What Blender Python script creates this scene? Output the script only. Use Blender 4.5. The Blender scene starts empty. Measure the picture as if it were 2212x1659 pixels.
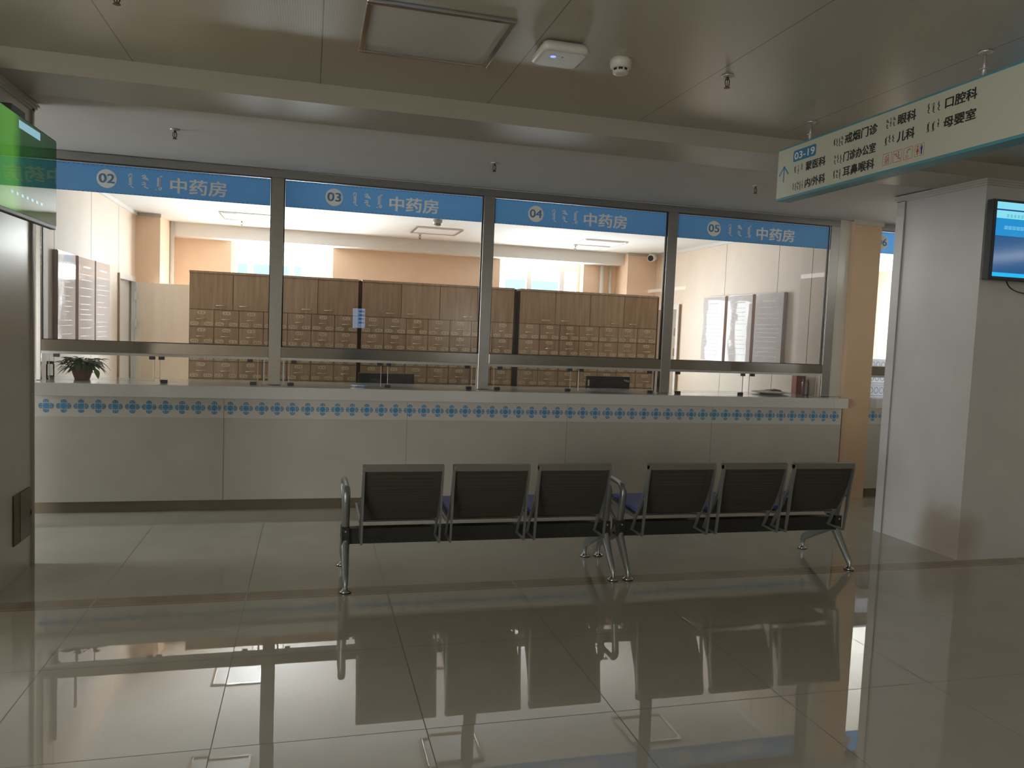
import bpy, bmesh, math, random
from mathutils import Vector, Matrix
random.seed(7)
sc = bpy.context.scene
COL = sc.collection
PI = math.pi

# ---------------------------------------------------------------- camera, world, daylight, exposure
cam_d = bpy.data.cameras.new('camera')
cam_d.sensor_fit = 'HORIZONTAL'; cam_d.sensor_width = 36.0
cam_d.lens = 36.0 * 1660.23 / 2212.0
cam_d.clip_start = 0.05; cam_d.clip_end = 200
cam = bpy.data.objects.new('camera', cam_d); COL.objects.link(cam)
Rr = Vector((0.96658691, -0.25305697, 0.04088915))
Ru = Vector((-0.02233943, 0.07574753, 0.99687675))
Rf = Vector((0.25536386, 0.96448146, -0.06756342))
M = Matrix((Rr, Ru, -Rf)).transposed().to_4x4(); M.translation = Vector((0, 0, 1.5813))
cam.matrix_world = M
sc.camera = cam

SKY = 5.0
w = bpy.data.worlds.new('daylight'); sc.world = w; w.use_nodes = True
nt = w.node_tree; nt.nodes.clear()
wo = nt.nodes.new('ShaderNodeOutputWorld'); bg = nt.nodes.new('ShaderNodeBackground')
tc = nt.nodes.new('ShaderNodeTexCoord'); sx = nt.nodes.new('ShaderNodeSeparateXYZ'); cr = nt.nodes.new('ShaderNodeValToRGB')
nt.links.new(tc.outputs['Generated'], sx.inputs[0])
mp = nt.nodes.new('ShaderNodeMapRange'); mp.inputs[1].default_value = -0.1; mp.inputs[2].default_value = 0.4
nt.links.new(sx.outputs[2], mp.inputs[0]); nt.links.new(mp.outputs[0], cr.inputs[0])
e = cr.color_ramp.elements
e[0].position = 0.0; e[0].color = (0.34, 0.32, 0.29, 1)
e[1].position = 0.25; e[1].color = (1.0, 0.98, 0.95, 1)
e2 = cr.color_ramp.elements.new(1.0); e2.color = (0.80, 0.90, 1.0, 1)
nt.links.new(cr.outputs[0], bg.inputs[0]); bg.inputs[1].default_value = SKY
nt.links.new(bg.outputs[0], wo.inputs[0])

w.cycles.sampling_method = 'NONE'
def daylight(name, loc, rot, sx_, sy_, radiance, col):  # sky light entering through a window opening, also used for the added hall fill
    d = bpy.data.lights.new(name, 'AREA'); d.shape = 'RECTANGLE'; d.size = sx_; d.size_y = sy_
    d.energy = radiance * PI * sx_ * sy_; d.color = col
    o = bpy.data.objects.new(name, d); COL.objects.link(o); o.location = loc; o.rotation_euler = rot
COOL = (0.93, 0.97, 1.0)
daylight('window_daylight', (-0.39, 11.66, 1.57), (-PI/2, 0, 0), 1.34, 1.34, 40, COOL)
daylight('window_daylight', (3.395, 11.66, 1.57), (-PI/2, 0, 0), 1.34, 1.34, 23, COOL)
daylight('window_daylight', (-0.39, 11.66, 2.56), (-PI/2, 0, 0), 1.34, 0.36, 20, COOL)
daylight('window_daylight', (3.395, 11.66, 2.56), (-PI/2, 0, 0), 1.34, 0.36, 18, COOL)
daylight('window_daylight', (7.4, 11.66, 1.8), (-PI/2, 0, 0), 2.2, 1.9, 40, COOL)
daylight('hall_fill_light', (-6.52, -4.0, 1.55), (0, -PI/2, 0), 2.5, 5.0, 3.9, (1.0, 0.95, 0.86))  # added fill lamp that lifts the dark hall, set out of view
daylight('corridor_daylight', (-6.52, 6.0, 1.55), (0, -PI/2, 0), 2.5, 1.4, 9.5, (0.80, 0.90, 1.0))

vs = sc.view_settings
vs.view_transform = 'Standard'; vs.look = 'None'; vs.gamma = 1.0; vs.use_curve_mapping = False
vs.exposure = 0.5
cy = sc.cycles
cy.max_bounces = 12; cy.diffuse_bounces = 6; cy.glossy_bounces = 5; cy.transmission_bounces = 6; cy.transparent_max_bounces = 24
cy.sample_clamp_indirect = 6.0; cy.caustics_reflective = False; cy.caustics_refractive = False
cy.use_denoising = True; cy.denoising_prefilter = 'ACCURATE'

# ---------------------------------------------------------------- materials
def srgb(r, g, b):
    f = lambda c: (c/12.92 if c <= 0.04045 else ((c+0.055)/1.055)**2.4)
    return (f(r/255), f(g/255), f(b/255))
def N(nt, t, **kw):
    n = nt.nodes.new(t)
    for k, v in kw.items(): setattr(n, k, v)
    return n
def mat(name, col, rough=0.5, metal=0.0, ior=1.5, noise=0.0, nscale=6.0, bump=0.0, bscale=200.0, emit=None, estr=1.0, coat=0.0, stretch=None):
    m = bpy.data.materials.new(name); m.use_nodes = True
    nt = m.node_tree; p = nt.nodes['Principled BSDF']
    p.inputs['Base Color'].default_value = (*col, 1); p.inputs['Roughness'].default_value = rough
    p.inputs['Metallic'].default_value = metal; p.inputs['IOR'].default_value = ior
    if coat: p.inputs['Coat Weight'].default_value = coat; p.inputs['Coat Roughness'].default_value = 0.04
    if noise or bump:
        g = N(nt, 'ShaderNodeTexCoord')
        mpg = N(nt, 'ShaderNodeMapping')
        if stretch: mpg.inputs['Scale'].default_value = stretch
        nt.links.new(g.outputs['Object'], mpg.inputs[0])
    if noise:
        t = N(nt, 'ShaderNodeTexNoise'); t.inputs['Scale'].default_value = nscale; t.inputs['Detail'].default_value = 5
        nt.links.new(mpg.outputs[0], t.inputs[0])
        mr = N(nt, 'ShaderNodeMapRange'); mr.inputs[1].default_value = 0.3; mr.inputs[2].default_value = 0.7
        mr.inputs[3].default_value = 1 - noise; mr.inputs[4].default_value = 1 + noise
        nt.links.new(t.outputs[0], mr.inputs[0])
        vm = N(nt, 'ShaderNodeVectorMath', operation='SCALE'); vm.inputs[0].default_value = col
        nt.links.new(mr.outputs[0], vm.inputs['Scale']); nt.links.new(vm.outputs[0], p.inputs['Base Color'])
    if bump:
        t2 = N(nt, 'ShaderNodeTexNoise'); t2.inputs['Scale'].default_value = bscale
        nt.links.new(mpg.outputs[0], t2.inputs[0])
        b = N(nt, 'ShaderNodeBump'); b.inputs['Strength'].default_value = bump; b.inputs['Distance'].default_value = 0.01
        nt.links.new(t2.outputs[0], b.inputs['Height']); nt.links.new(b.outputs[0], p.inputs['Normal'])
    if emit:
        p.inputs['Emission Color'].default_value = (*emit, 1); p.inputs['Emission Strength'].default_value = estr
    return m

def grid_lines(nt, axis, off, pitch, width):
    """1 on thin joint lines at off + k*pitch along a world axis, else 0"""
    g = N(nt, 'ShaderNodeNewGeometry'); s = N(nt, 'ShaderNodeSeparateXYZ'); nt.links.new(g.outputs['Position'], s.inputs[0])
    a = N(nt, 'ShaderNodeMath', operation='SUBTRACT'); nt.links.new(s.outputs[axis], a.inputs[0]); a.inputs[1].default_value = off
    d = N(nt, 'ShaderNodeMath', operation='DIVIDE'); nt.links.new(a.outputs[0], d.inputs[0]); d.inputs[1].default_value = pitch
    r = N(nt, 'ShaderNodeMath', operation='ROUND'); nt.links.new(d.outputs[0], r.inputs[0])
    q = N(nt, 'ShaderNodeMath', operation='SUBTRACT'); nt.links.new(d.outputs[0], q.inputs[0]); nt.links.new(r.outputs[0], q.inputs[1])
    ab = N(nt, 'ShaderNodeMath', operation='ABSOLUTE'); nt.links.new(q.outputs[0], ab.inputs[0])
    l = N(nt, 'ShaderNodeMath', operation='LESS_THAN'); nt.links.new(ab.outputs[0], l.inputs[0]); l.inputs[1].default_value = width / pitch / 2
    f = N(nt, 'ShaderNodeMath', operation='FLOOR'); nt.links.new(d.outputs[0], f.inputs[0])
    return l.outputs[0], f.outputs[0]

def tile_floor():
    m = mat('polished_floor_tile', (0.30, 0.27, 0.21), rough=0.015, ior=2.4)
    nt = m.node_tree; p = nt.nodes['Principled BSDF']
    lx, fx = grid_lines(nt, 0, -1.121, 0.8, 0.004); ly, fy = grid_lines(nt, 1, 2.918, 0.8, 0.004)
    mx = N(nt, 'ShaderNodeMath', operation='MAXIMUM'); nt.links.new(lx, mx.inputs[0]); nt.links.new(ly, mx.inputs[1])
    tn = N(nt, 'ShaderNodeTexNoise'); tn.inputs['Scale'].default_value = 3.0; tn.inputs['Detail'].default_value = 8
    gg = N(nt, 'ShaderNodeNewGeometry'); nt.links.new(gg.outputs['Position'], tn.inputs[0])
    rmp = N(nt, 'ShaderNodeValToRGB'); rmp.color_ramp.elements[0].position = 0.35; rmp.color_ramp.elements[0].color = (0.49, 0.45, 0.375, 1)
    rmp.color_ramp.elements[1].position = 0.7; rmp.color_ramp.elements[1].color = (0.53, 0.49, 0.41, 1)
    nt.links.new(tn.outputs[0], rmp.inputs[0])
    mix = N(nt, 'ShaderNodeMix', data_type='RGBA'); nt.links.new(mx.outputs[0], mix.inputs[0]); nt.links.new(rmp.outputs[0], mix.inputs[6])
    mix.inputs[7].default_value = (0.10, 0.085, 0.06, 1)
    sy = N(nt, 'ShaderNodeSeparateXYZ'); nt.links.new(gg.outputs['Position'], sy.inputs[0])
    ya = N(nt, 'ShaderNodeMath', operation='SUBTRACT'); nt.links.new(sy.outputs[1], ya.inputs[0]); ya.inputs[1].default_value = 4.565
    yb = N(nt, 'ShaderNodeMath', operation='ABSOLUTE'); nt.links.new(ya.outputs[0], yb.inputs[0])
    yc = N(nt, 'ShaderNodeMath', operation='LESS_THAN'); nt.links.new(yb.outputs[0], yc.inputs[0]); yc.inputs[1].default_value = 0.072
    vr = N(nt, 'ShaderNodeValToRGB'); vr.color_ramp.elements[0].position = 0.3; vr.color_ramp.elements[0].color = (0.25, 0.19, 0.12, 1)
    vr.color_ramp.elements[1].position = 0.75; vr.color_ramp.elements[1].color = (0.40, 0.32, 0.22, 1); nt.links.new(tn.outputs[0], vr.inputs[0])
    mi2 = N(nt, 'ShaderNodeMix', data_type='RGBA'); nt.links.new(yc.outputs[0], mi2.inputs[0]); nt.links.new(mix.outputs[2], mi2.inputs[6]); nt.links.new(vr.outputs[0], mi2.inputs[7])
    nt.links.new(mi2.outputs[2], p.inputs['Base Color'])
    # every tile lies a touch differently
    cb = N(nt, 'ShaderNodeCombineXYZ'); nt.links.new(fx, cb.inputs[0]); nt.links.new(fy, cb.inputs[1])
    wn = N(nt, 'ShaderNodeTexWhiteNoise', noise_dimensions='2D'); nt.links.new(cb.outputs[0], wn.inputs[0])
    sb = N(nt, 'ShaderNodeVectorMath', operation='SUBTRACT'); nt.links.new(wn.outputs['Color'], sb.inputs[0]); sb.inputs[1].default_value = (0.5, 0.5, 0.5)
    ml = N(nt, 'ShaderNodeVectorMath', operation='MULTIPLY'); nt.links.new(sb.outputs[0], ml.inputs[0]); ml.inputs[1].default_value = (0.0035, 0.0035, 0)
    ad = N(nt, 'ShaderNodeVectorMath', operation='ADD'); nt.links.new(ml.outputs[0], ad.inputs[0]); nt.links.new(gg.outputs['Normal'], ad.inputs[1])
    nn = N(nt, 'ShaderNodeVectorMath', operation='NORMALIZE'); nt.links.new(ad.outputs[0], nn.inputs[0])
    nt.links.new(nn.outputs[0], p.inputs['Normal'])
    ro = N(nt, 'ShaderNodeMapRange'); ro.inputs[3].default_value = 0.012; ro.inputs[4].default_value = 0.5
    nt.links.new(mx.outputs[0], ro.inputs[0]); nt.links.new(ro.outputs[0], p.inputs['Roughness'])
    return m

def perforated_ceiling():
    m = mat('perforated_metal_ceiling', (0.36, 0.345, 0.30), rough=0.30, ior=1.8)
    nt = m.node_tree; p = nt.nodes['Principled BSDF']
    lx, _ = grid_lines(nt, 0, -0.955, 0.98, 0.006)
    g = N(nt, 'ShaderNodeNewGeometry'); sp = N(nt, 'ShaderNodeSeparateXYZ'); nt.links.new(g.outputs['Position'], sp.inputs[0])
    def sq(o):
        a = N(nt, 'ShaderNodeMath', operation='MULTIPLY'); nt.links.new(o, a.inputs[0]); a.inputs[1].default_value = 1/0.011
        b = N(nt, 'ShaderNodeMath', operation='FRACT'); nt.links.new(a.outputs[0], b.inputs[0])
        c = N(nt, 'ShaderNodeMath', operation='SUBTRACT'); nt.links.new(b.outputs[0], c.inputs[0]); c.inputs[1].default_value = 0.5
        d = N(nt, 'ShaderNodeMath', operation='POWER'); nt.links.new(c.outputs[0], d.inputs[0]); d.inputs[1].default_value = 2
        return d.outputs[0]
    s = N(nt, 'ShaderNodeMath', operation='ADD'); nt.links.new(sq(sp.outputs[0]), s.inputs[0]); nt.links.new(sq(sp.outputs[1]), s.inputs[1])
    hole = N(nt, 'ShaderNodeMath', operation='LESS_THAN'); nt.links.new(s.outputs[0], hole.inputs[0]); hole.inputs[1].default_value = 0.05
    h2 = N(nt, 'ShaderNodeMath', operation='MULTIPLY'); nt.links.new(hole.outputs[0], h2.inputs[0]); h2.inputs[1].default_value = 0.45
    mx = N(nt, 'ShaderNodeMath', operation='MAXIMUM'); nt.links.new(lx, mx.inputs[0]); nt.links.new(h2.outputs[0], mx.inputs[1])
    mix = N(nt, 'ShaderNodeMix', data_type='RGBA'); nt.links.new(mx.outputs[0], mix.inputs[0])
    mix.inputs[6].default_value = (0.50, 0.465, 0.38, 1); mix.inputs[7].default_value = (0.14, 0.13, 0.10, 1)
    nt.links.new(mix.outputs[2], p.inputs['Base Color'])
    return m

def wood(name, c1, c2, scale=(30, 30, 2.2), rough=0.45):
    m = mat(name, c1, rough=rough); nt = m.node_tree; p = nt.nodes['Principled BSDF']
    g = N(nt, 'ShaderNodeNewGeometry'); mpg = N(nt, 'ShaderNodeMapping'); mpg.inputs['Scale'].default_value = scale
    nt.links.new(g.outputs['Position'], mpg.inputs[0])
    t = N(nt, 'ShaderNodeTexNoise'); t.inputs['Scale'].default_value = 1.0; t.inputs['Detail'].default_value = 6; t.inputs['Distortion'].default_value = 0.6
    nt.links.new(mpg.outputs[0], t.inputs[0])
    r = N(nt, 'ShaderNodeValToRGB'); r.color_ramp.elements[0].position = 0.3; r.color_ramp.elements[0].color = (*c1, 1)
    r.color_ramp.elements[1].position = 0.72; r.color_ramp.elements[1].color = (*c2, 1)
    nt.links.new(t.outputs[0], r.inputs[0]); nt.links.new(r.outputs[0], p.inputs['Base Color'])
    return m

def glass(name, tint=(0.97, 0.985, 0.98), refl=1.0, rough=0.0):
    m = bpy.data.materials.new(name); m.use_nodes = True; nt = m.node_tree; nt.nodes.clear()
    o = N(nt, 'ShaderNodeOutputMaterial'); t = N(nt, 'ShaderNodeBsdfTransparent'); t.inputs[0].default_value = (*tint, 1)
    g = N(nt, 'ShaderNodeBsdfGlossy'); g.inputs['Roughness'].default_value = rough
    f = N(nt, 'ShaderNodeFresnel'); f.inputs[0].default_value = 1.5
    k = N(nt, 'ShaderNodeMath', operation='MULTIPLY'); nt.links.new(f.outputs[0], k.inputs[0]); k.inputs[1].default_value = refl
    mix = N(nt, 'ShaderNodeMixShader'); nt.links.new(k.outputs[0], mix.inputs[0]); nt.links.new(t.outputs[0], mix.inputs[1]); nt.links.new(g.outputs[0], mix.inputs[2])
    nt.links.new(mix.outputs[0], o.inputs[0]); return m

def perforated_sheet():
    m = mat('dark_perforated_steel', (0.07, 0.066, 0.052), rough=0.5, metal=0.3)
    nt = m.node_tree; p = nt.nodes['Principled BSDF']
    g = N(nt, 'ShaderNodeTexCoord'); v = N(nt, 'ShaderNodeTexVoronoi'); v.inputs['Scale'].default_value = 150; v.inputs['Randomness'].default_value = 0.0
    nt.links.new(g.outputs['Object'], v.inputs[0])
    r = N(nt, 'ShaderNodeValToRGB'); r.color_ramp.elements[0].position = 0.35; r.color_ramp.elements[0].color = (0.034, 0.034, 0.027, 1)
    r.color_ramp.elements[1].position = 0.5; r.color_ramp.elements[1].color = (0.068, 0.067, 0.052, 1)
    nt.links.new(v.outputs['Distance'], r.inputs[0]); nt.links.new(r.outputs[0], p.inputs['Base Color'])
    return m

def green_screen():
    m = bpy.data.materials.new('left_screen_picture'); m.use_nodes = True; nt = m.node_tree; p = nt.nodes['Principled BSDF']
    p.inputs['Base Color'].default_value = (0.01, 0.01, 0.01, 1); p.inputs['Roughness'].default_value = 0.03; p.inputs['IOR'].default_value = 1.6
    g = N(nt, 'ShaderNodeNewGeometry'); s = N(nt, 'ShaderNodeSeparateXYZ'); nt.links.new(g.outputs['Position'], s.inputs[0])
    t = N(nt, 'ShaderNodeTexNoise'); t.inputs['Scale'].default_value = 5.0; t.inputs['Detail'].default_value = 3
    nt.links.new(g.outputs['Position'], t.inputs[0])
    a = N(nt, 'ShaderNodeMath', operation='MULTIPLY_ADD'); nt.links.new(t.outputs[0], a.inputs[0]); a.inputs[1].default_value = 0.22; nt.links.new(s.outputs[1], a.inputs[2])
    r = N(nt, 'ShaderNodeValToRGB'); mr = N(nt, 'ShaderNodeMapRange'); mr.inputs[1].default_value = 4.35; mr.inputs[2].default_value = 5.35
    nt.links.new(a.outputs[0], mr.inputs[0]); nt.links.new(mr.outputs[0], r.inputs[0])
    e = r.color_ramp.elements; e[0].position = 0.0; e[0].color = (0.06, 0.20, 0.04, 1); e[1].position = 1.0; e[1].color = (0.006, 0.05, 0.012, 1)
    for pos, c in ((0.16, (0.13, 0.50, 0.06, 1)), (0.32, (0.16, 0.55, 0.06, 1)), (0.46, (0.02, 0.12, 0.025, 1))):
        k = e.new(pos); k.color = c
    nt.links.new(r.outputs[0], p.inputs['Emission Color']); p.inputs['Emission Strength'].default_value = 0.30
    return m

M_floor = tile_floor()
M_ceil = perforated_ceiling()
M_gyp = mat('white_gypsum', (0.60, 0.585, 0.56), 0.8, noise=0.02)
M_beam = mat('beige_beam_panel', (0.38, 0.36, 0.30), 0.42, noise=0.03, nscale=2)
M_inceil = mat('white_ceiling_paint', (0.80, 0.80, 0.78), 0.85)
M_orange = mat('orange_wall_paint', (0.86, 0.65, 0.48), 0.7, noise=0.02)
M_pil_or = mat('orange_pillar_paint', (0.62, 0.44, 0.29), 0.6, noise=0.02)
M_cream = mat('cream_wall_panel', (0.84, 0.72, 0.60), 0.6, noise=0.02)
M_hallwall = mat('beige_hall_panel', (0.57, 0.54, 0.47), 0.18, ior=2.0, noise=0.05, nscale=3)
M_pil_left = mat('glossy_beige_panel', (0.57, 0.53, 0.45), 0.3, ior=1.9, noise=0.05, nscale=3)
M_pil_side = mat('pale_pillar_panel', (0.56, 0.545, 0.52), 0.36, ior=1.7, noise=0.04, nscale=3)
def brown_patch(m, c, rad, col):
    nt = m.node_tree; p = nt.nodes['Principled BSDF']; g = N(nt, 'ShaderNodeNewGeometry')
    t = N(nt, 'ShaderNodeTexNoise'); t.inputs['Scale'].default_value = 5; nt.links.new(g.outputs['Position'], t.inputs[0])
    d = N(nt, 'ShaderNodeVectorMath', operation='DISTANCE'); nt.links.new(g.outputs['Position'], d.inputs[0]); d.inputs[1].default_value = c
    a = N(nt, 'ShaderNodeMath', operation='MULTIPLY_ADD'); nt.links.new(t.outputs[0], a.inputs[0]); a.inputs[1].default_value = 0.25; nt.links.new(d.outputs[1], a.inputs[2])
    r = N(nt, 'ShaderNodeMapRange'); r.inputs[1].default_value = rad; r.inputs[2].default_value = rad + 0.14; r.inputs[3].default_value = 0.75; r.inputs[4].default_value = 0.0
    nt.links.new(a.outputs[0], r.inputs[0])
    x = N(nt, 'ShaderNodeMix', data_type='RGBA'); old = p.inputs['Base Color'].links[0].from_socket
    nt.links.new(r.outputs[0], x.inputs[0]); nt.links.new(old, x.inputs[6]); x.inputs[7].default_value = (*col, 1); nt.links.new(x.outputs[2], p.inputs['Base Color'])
brown_patch(M_pil_side, (4.76, 4.80, 0.12), 0.30, (0.36, 0.29, 0.22))  # brown patch with a noisy edge mixed into the base colour near the floor
M_trim = mat('pale_trim', (0.52, 0.50, 0.44), 0.5)
M_seam = mat('panel_joint', (0.28, 0.24, 0.19), 0.7)
M_steel = mat('brushed_stainless', (0.37, 0.355, 0.335), 0.26, metal=1.0, noise=0.05, nscale=8, stretch=(1, 1, 14))
M_rail = mat('polished_stainless_rail', (0.27, 0.245, 0.215), 0.12, metal=1.0, noise=0.05, nscale=4)
M_alu = mat('anodised_aluminium', (0.55, 0.54, 0.52), 0.4, metal=0.6)
M_black = mat('black_gasket', (0.015, 0.015, 0.015), 0.5)
M_clip = mat('dark_clip_metal', (0.09, 0.08, 0.08), 0.35, metal=0.8)
M_glass = glass('clear_pane')
M_glass2 = glass('clear_low_pane', (0.95, 0.965, 0.955))
M_edge = mat('bright_glass_edge', (0.75, 0.78, 0.76), 0.3)
def film(name, col, tr):
    m = mat(name, col, 0.4); nt = m.node_tree; p = nt.nodes['Principled BSDF']; o = nt.nodes['Material Output']
    t = N(nt, 'ShaderNodeBsdfTranslucent'); t.inputs[0].default_value = (*col, 1); mx = N(nt, 'ShaderNodeMixShader'); mx.inputs[0].default_value = tr
    nt.links.new(p.outputs[0], mx.inputs[1]); nt.links.new(t.outputs[0], mx.inputs[2]); nt.links.new(mx.outputs[0], o.inputs[0]); return m
M_sign = film('blue_window_film', srgb(140, 190, 226), 0.5)
M_wfilm = mat('white_film_print', (0.93, 0.92, 0.91), 0.45)
M_white = mat('white_lettering', (0.78, 0.77, 0.76), 0.5)
M_counter = mat('cream_counter_panel', (0.50, 0.47, 0.415), 0.35, noise=0.05, nscale=3)
M_top = mat('white_quartz', (0.62, 0.61, 0.59), 0.10, noise=0.02, nscale=40)
M_kick = mat('brown_toe_kick', (0.20, 0.165, 0.115), 0.3, metal=0.3)
M_band = mat('pale_pattern_band', (0.62, 0.59, 0.54), 0.35)
M_motif = mat('blue_motif_print', (0.06, 0.29, 0.54), 0.4)
M_cab = wood('oak_cabinet', (0.47, 0.30, 0.175), (0.63, 0.43, 0.27))
M_cab2 = wood('oak_cabinet_dark', (0.42, 0.255, 0.14), (0.57, 0.375, 0.225))
M_cabgap = mat('cabinet_gap', (0.10, 0.055, 0.03), 0.7)
M_gold = mat('pale_brass', (0.80, 0.68, 0.48), 0.25, metal=0.8)
M_label = mat('cream_label', (0.78, 0.62, 0.40), 0.6)
M_ink = mat('label_ink', (0.10, 0.06, 0.035), 0.7)
M_lightwood = wood('pale_wood_door', (0.86, 0.76, 0.61), (0.91, 0.83, 0.70), scale=(14, 14, 1.2))
M_pvc = mat('white_pvc', (0.85, 0.85, 0.84), 0.3)
M_wglass = glass('window_glass', (0.98, 0.99, 0.99), 0.6)
M_acryl = mat('poster_acrylic', (0.74, 0.69, 0.68), 0.03, ior=1.13, bump=0.35, bscale=2.2)
M_acryl_left = mat('poster_acrylic_left', (0.86, 0.79, 0.77), 0.05, ior=1.35, bump=0.3, bscale=2.2)
M_posterink = mat('poster_print', (0.50, 0.42, 0.42), 0.5)
M_posteredge = mat('poster_edge', (0.55, 0.45, 0.42), 0.3)
M_chrome = mat('chrome', (0.70, 0.70, 0.70), 0.12, metal=1.0)
M_lightpanel = mat('light_diffuser', (0.52, 0.50, 0.45), 0.5)
M_lightpanel2 = mat('white_light_diffuser', (0.85, 0.85, 0.84), 0.5)
M_plastic = mat('white_plastic', (0.62, 0.60, 0.55), 0.35)
M_led = mat('blue_led', (0.1, 0.1, 0.8), 0.4, emit=(0.12, 0.16, 1.0), estr=2.0)
M_dark = mat('dark_slot', (0.01, 0.01, 0.01), 0.6)
M_tealed = mat('teal_sign_edge', (0.075, 0.28, 0.35), 0.4)
M_signface = mat('cream_sign_face', (0.50, 0.52, 0.425), 0.45, noise=0.02)
M_inkblk = mat('black_sign_ink', (0.012, 0.012, 0.014), 0.5)
M_signblue = mat('blue_sign_ink', (0.03, 0.19, 0.38), 0.5)
M_red = mat('red_sign_ink', (0.45, 0.06, 0.045), 0.5)
M_navy = mat('navy_sign_ink', (0.03, 0.04, 0.30), 0.5)
M_tvblk = mat('black_bezel', (0.012, 0.012, 0.014), 0.45)
M_scrL = green_screen()
M_barL = mat('screen_light_bar', (0.01, 0.01, 0.01), 0.05, emit=(0.30, 0.55, 0.66), estr=0.55)
M_s_cyan = mat('screen_pale_cyan', (0.01, 0.01, 0.01), 0.1, emit=(0.26, 0.80, 0.95), estr=0.65)
M_s_blue = mat('screen_bright_blue', (0.01, 0.01, 0.01), 0.1, emit=(0.01, 0.31, 0.72), estr=0.61)
M_s_deep = mat('screen_deep_blue', (0.01, 0.01, 0.01), 0.1, emit=(0.012, 0.10, 0.27), estr=0.61, noise=0.0)
M_s_strip = mat('screen_cyan_strip', (0.01, 0.01, 0.01), 0.1, emit=(0.01, 0.50, 0.95), estr=0.68)
M_s_line = mat('screen_dark_line', (0.01, 0.01, 0.01), 0.1, emit=(0.01, 0.06, 0.30), estr=0.54)
M_s_txt = mat('screen_grey_text', (0.01, 0.01, 0.01), 0.1, emit=(0.12, 0.42, 0.52), estr=0.61)
M_s_txt2 = mat('screen_pale_text', (0.01, 0.01, 0.01), 0.1, emit=(0.18, 0.62, 0.85), estr=0.61)
M_bench = perforated_sheet()
M_border = mat('dark_plain_steel', (0.06, 0.056, 0.043), 0.5, metal=0.3)
M_beamblk = mat('black_beam_paint', (0.016, 0.017, 0.014), 0.45, noise=0.15, nscale=30)
M_leg = mat('grey_cast_aluminium', (0.27, 0.28, 0.27), 0.38, metal=0.7)
M_roll = mat('satin_grey_rail', (0.20, 0.19, 0.165), 0.42, metal=0.5)
M_cush = mat('blue_seat_pad', (0.07, 0.08, 0.30), 0.55, noise=0.1, nscale=60)
M_foot = mat('black_rubber', (0.012, 0.012, 0.012), 0.7)
M_pot = mat('terracotta_pot', (0.28, 0.11, 0.095), 0.55, noise=0.1)
M_leaf = mat('green_leaf', (0.035, 0.115, 0.035), 0.4, noise=0.3, nscale=12)
M_leaf2 = mat('yellow_green_leaf', (0.20, 0.27, 0.05), 0.45)
M_soil = mat('dark_soil', (0.04, 0.03, 0.02), 0.9)
M_jar = glass('jar_glass', (0.90, 0.90, 0.89), 1.4)
M_jarlid = mat('brown_jar_lid', (0.16, 0.08, 0.06), 0.4)
M_jarfill = mat('white_tissue', (0.75, 0.74, 0.72), 0.7)
M_redbox = mat('red_carton', (0.42, 0.08, 0.06), 0.5)
M_plate = mat('paper_white', (0.72, 0.70, 0.68), 0.6)
M_paper = mat('tan_paper', (0.55, 0.40, 0.22), 0.7)
M_vent = mat('brown_cover_plate', (0.13, 0.085, 0.035), 0.45, noise=0.1)
M_facade = mat('cream_render', (0.72, 0.66, 0.50), 0.8, noise=0.05)
M_fwin = mat('blue_tinted_glazing', (0.16, 0.24, 0.34), 0.3)
M_ground = mat('pale_paving', (0.45, 0.44, 0.42), 0.9)
M_ring = mat('blue_ring_print', (0.30, 0.38, 0.55), 0.4)
M_pack = film('shrink_wrap_white', (0.86, 0.88, 0.92), 0.55)
M_desk = mat('grey_desk', (0.50, 0.48, 0.45), 0.5)
M_kiosk = mat('kiosk_shell', (0.30, 0.32, 0.35), 0.4)
M_kscr = mat('kiosk_screen', (0.02, 0.02, 0.02), 0.1, emit=(0.32, 0.55, 0.85), estr=6.0)
M_kscr2 = mat('kiosk_screen_blocks', (0.02, 0.02, 0.02), 0.1, emit=(0.06, 0.18, 0.45), estr=6.0)
M_pipe = mat('white_pipe', (0.72, 0.70, 0.66), 0.4)

# ---------------------------------------------------------------- mesh helpers (all shapes are given in world metres)
WO = {}
def box(bm, x0, x1, y0, y1, z0, z1, mi=0, bev=0.0):
    vs = [bm.verts.new(c) for c in ((x0,y0,z0),(x1,y0,z0),(x1,y1,z0),(x0,y1,z0),(x0,y0,z1),(x1,y0,z1),(x1,y1,z1),(x0,y1,z1))]
    fs = []
    for q in ((3,2,1,0),(4,5,6,7),(0,1,5,4),(1,2,6,5),(2,3,7,6),(3,0,4,7)):
        f = bm.faces.new([vs[i] for i in q]); f.material_index = mi; fs.append(f)
    if bev:
        es = list({e for f in fs for e in f.edges})
        r = bmesh.ops.bevel(bm, geom=es, offset=bev, segments=2, affect='EDGES', profile=0.5)
        for f in r['faces']: f.material_index = mi
def quad(bm, a, b, c, d, mi=0):
    f = bm.faces.new([bm.verts.new(p) for p in (a, b, c, d)]); f.material_index = mi
def prism(bm, poly, axis, a0, a1, mi=0):
    """poly in the two other axes (cyclic order kept), extruded along axis"""
    def P(p, a):
        return ((a, p[0], p[1]), (p[0], a, p[1]), (p[0], p[1], a))[axis]
    A = [bm.verts.new(P(p, a0)) for p in poly]; B = [bm.verts.new(P(p, a1)) for p in poly]
    n = len(poly); fs = [bm.faces.new(A[::-1]), bm.faces.new(B)]
    for i in range(n): fs.append(bm.faces.new((A[i], A[(i+1) % n], B[(i+1) % n], B[i])))
    for f in fs: f.material_index = mi
    bmesh.ops.recalc_face_normals(bm, faces=fs)
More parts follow.
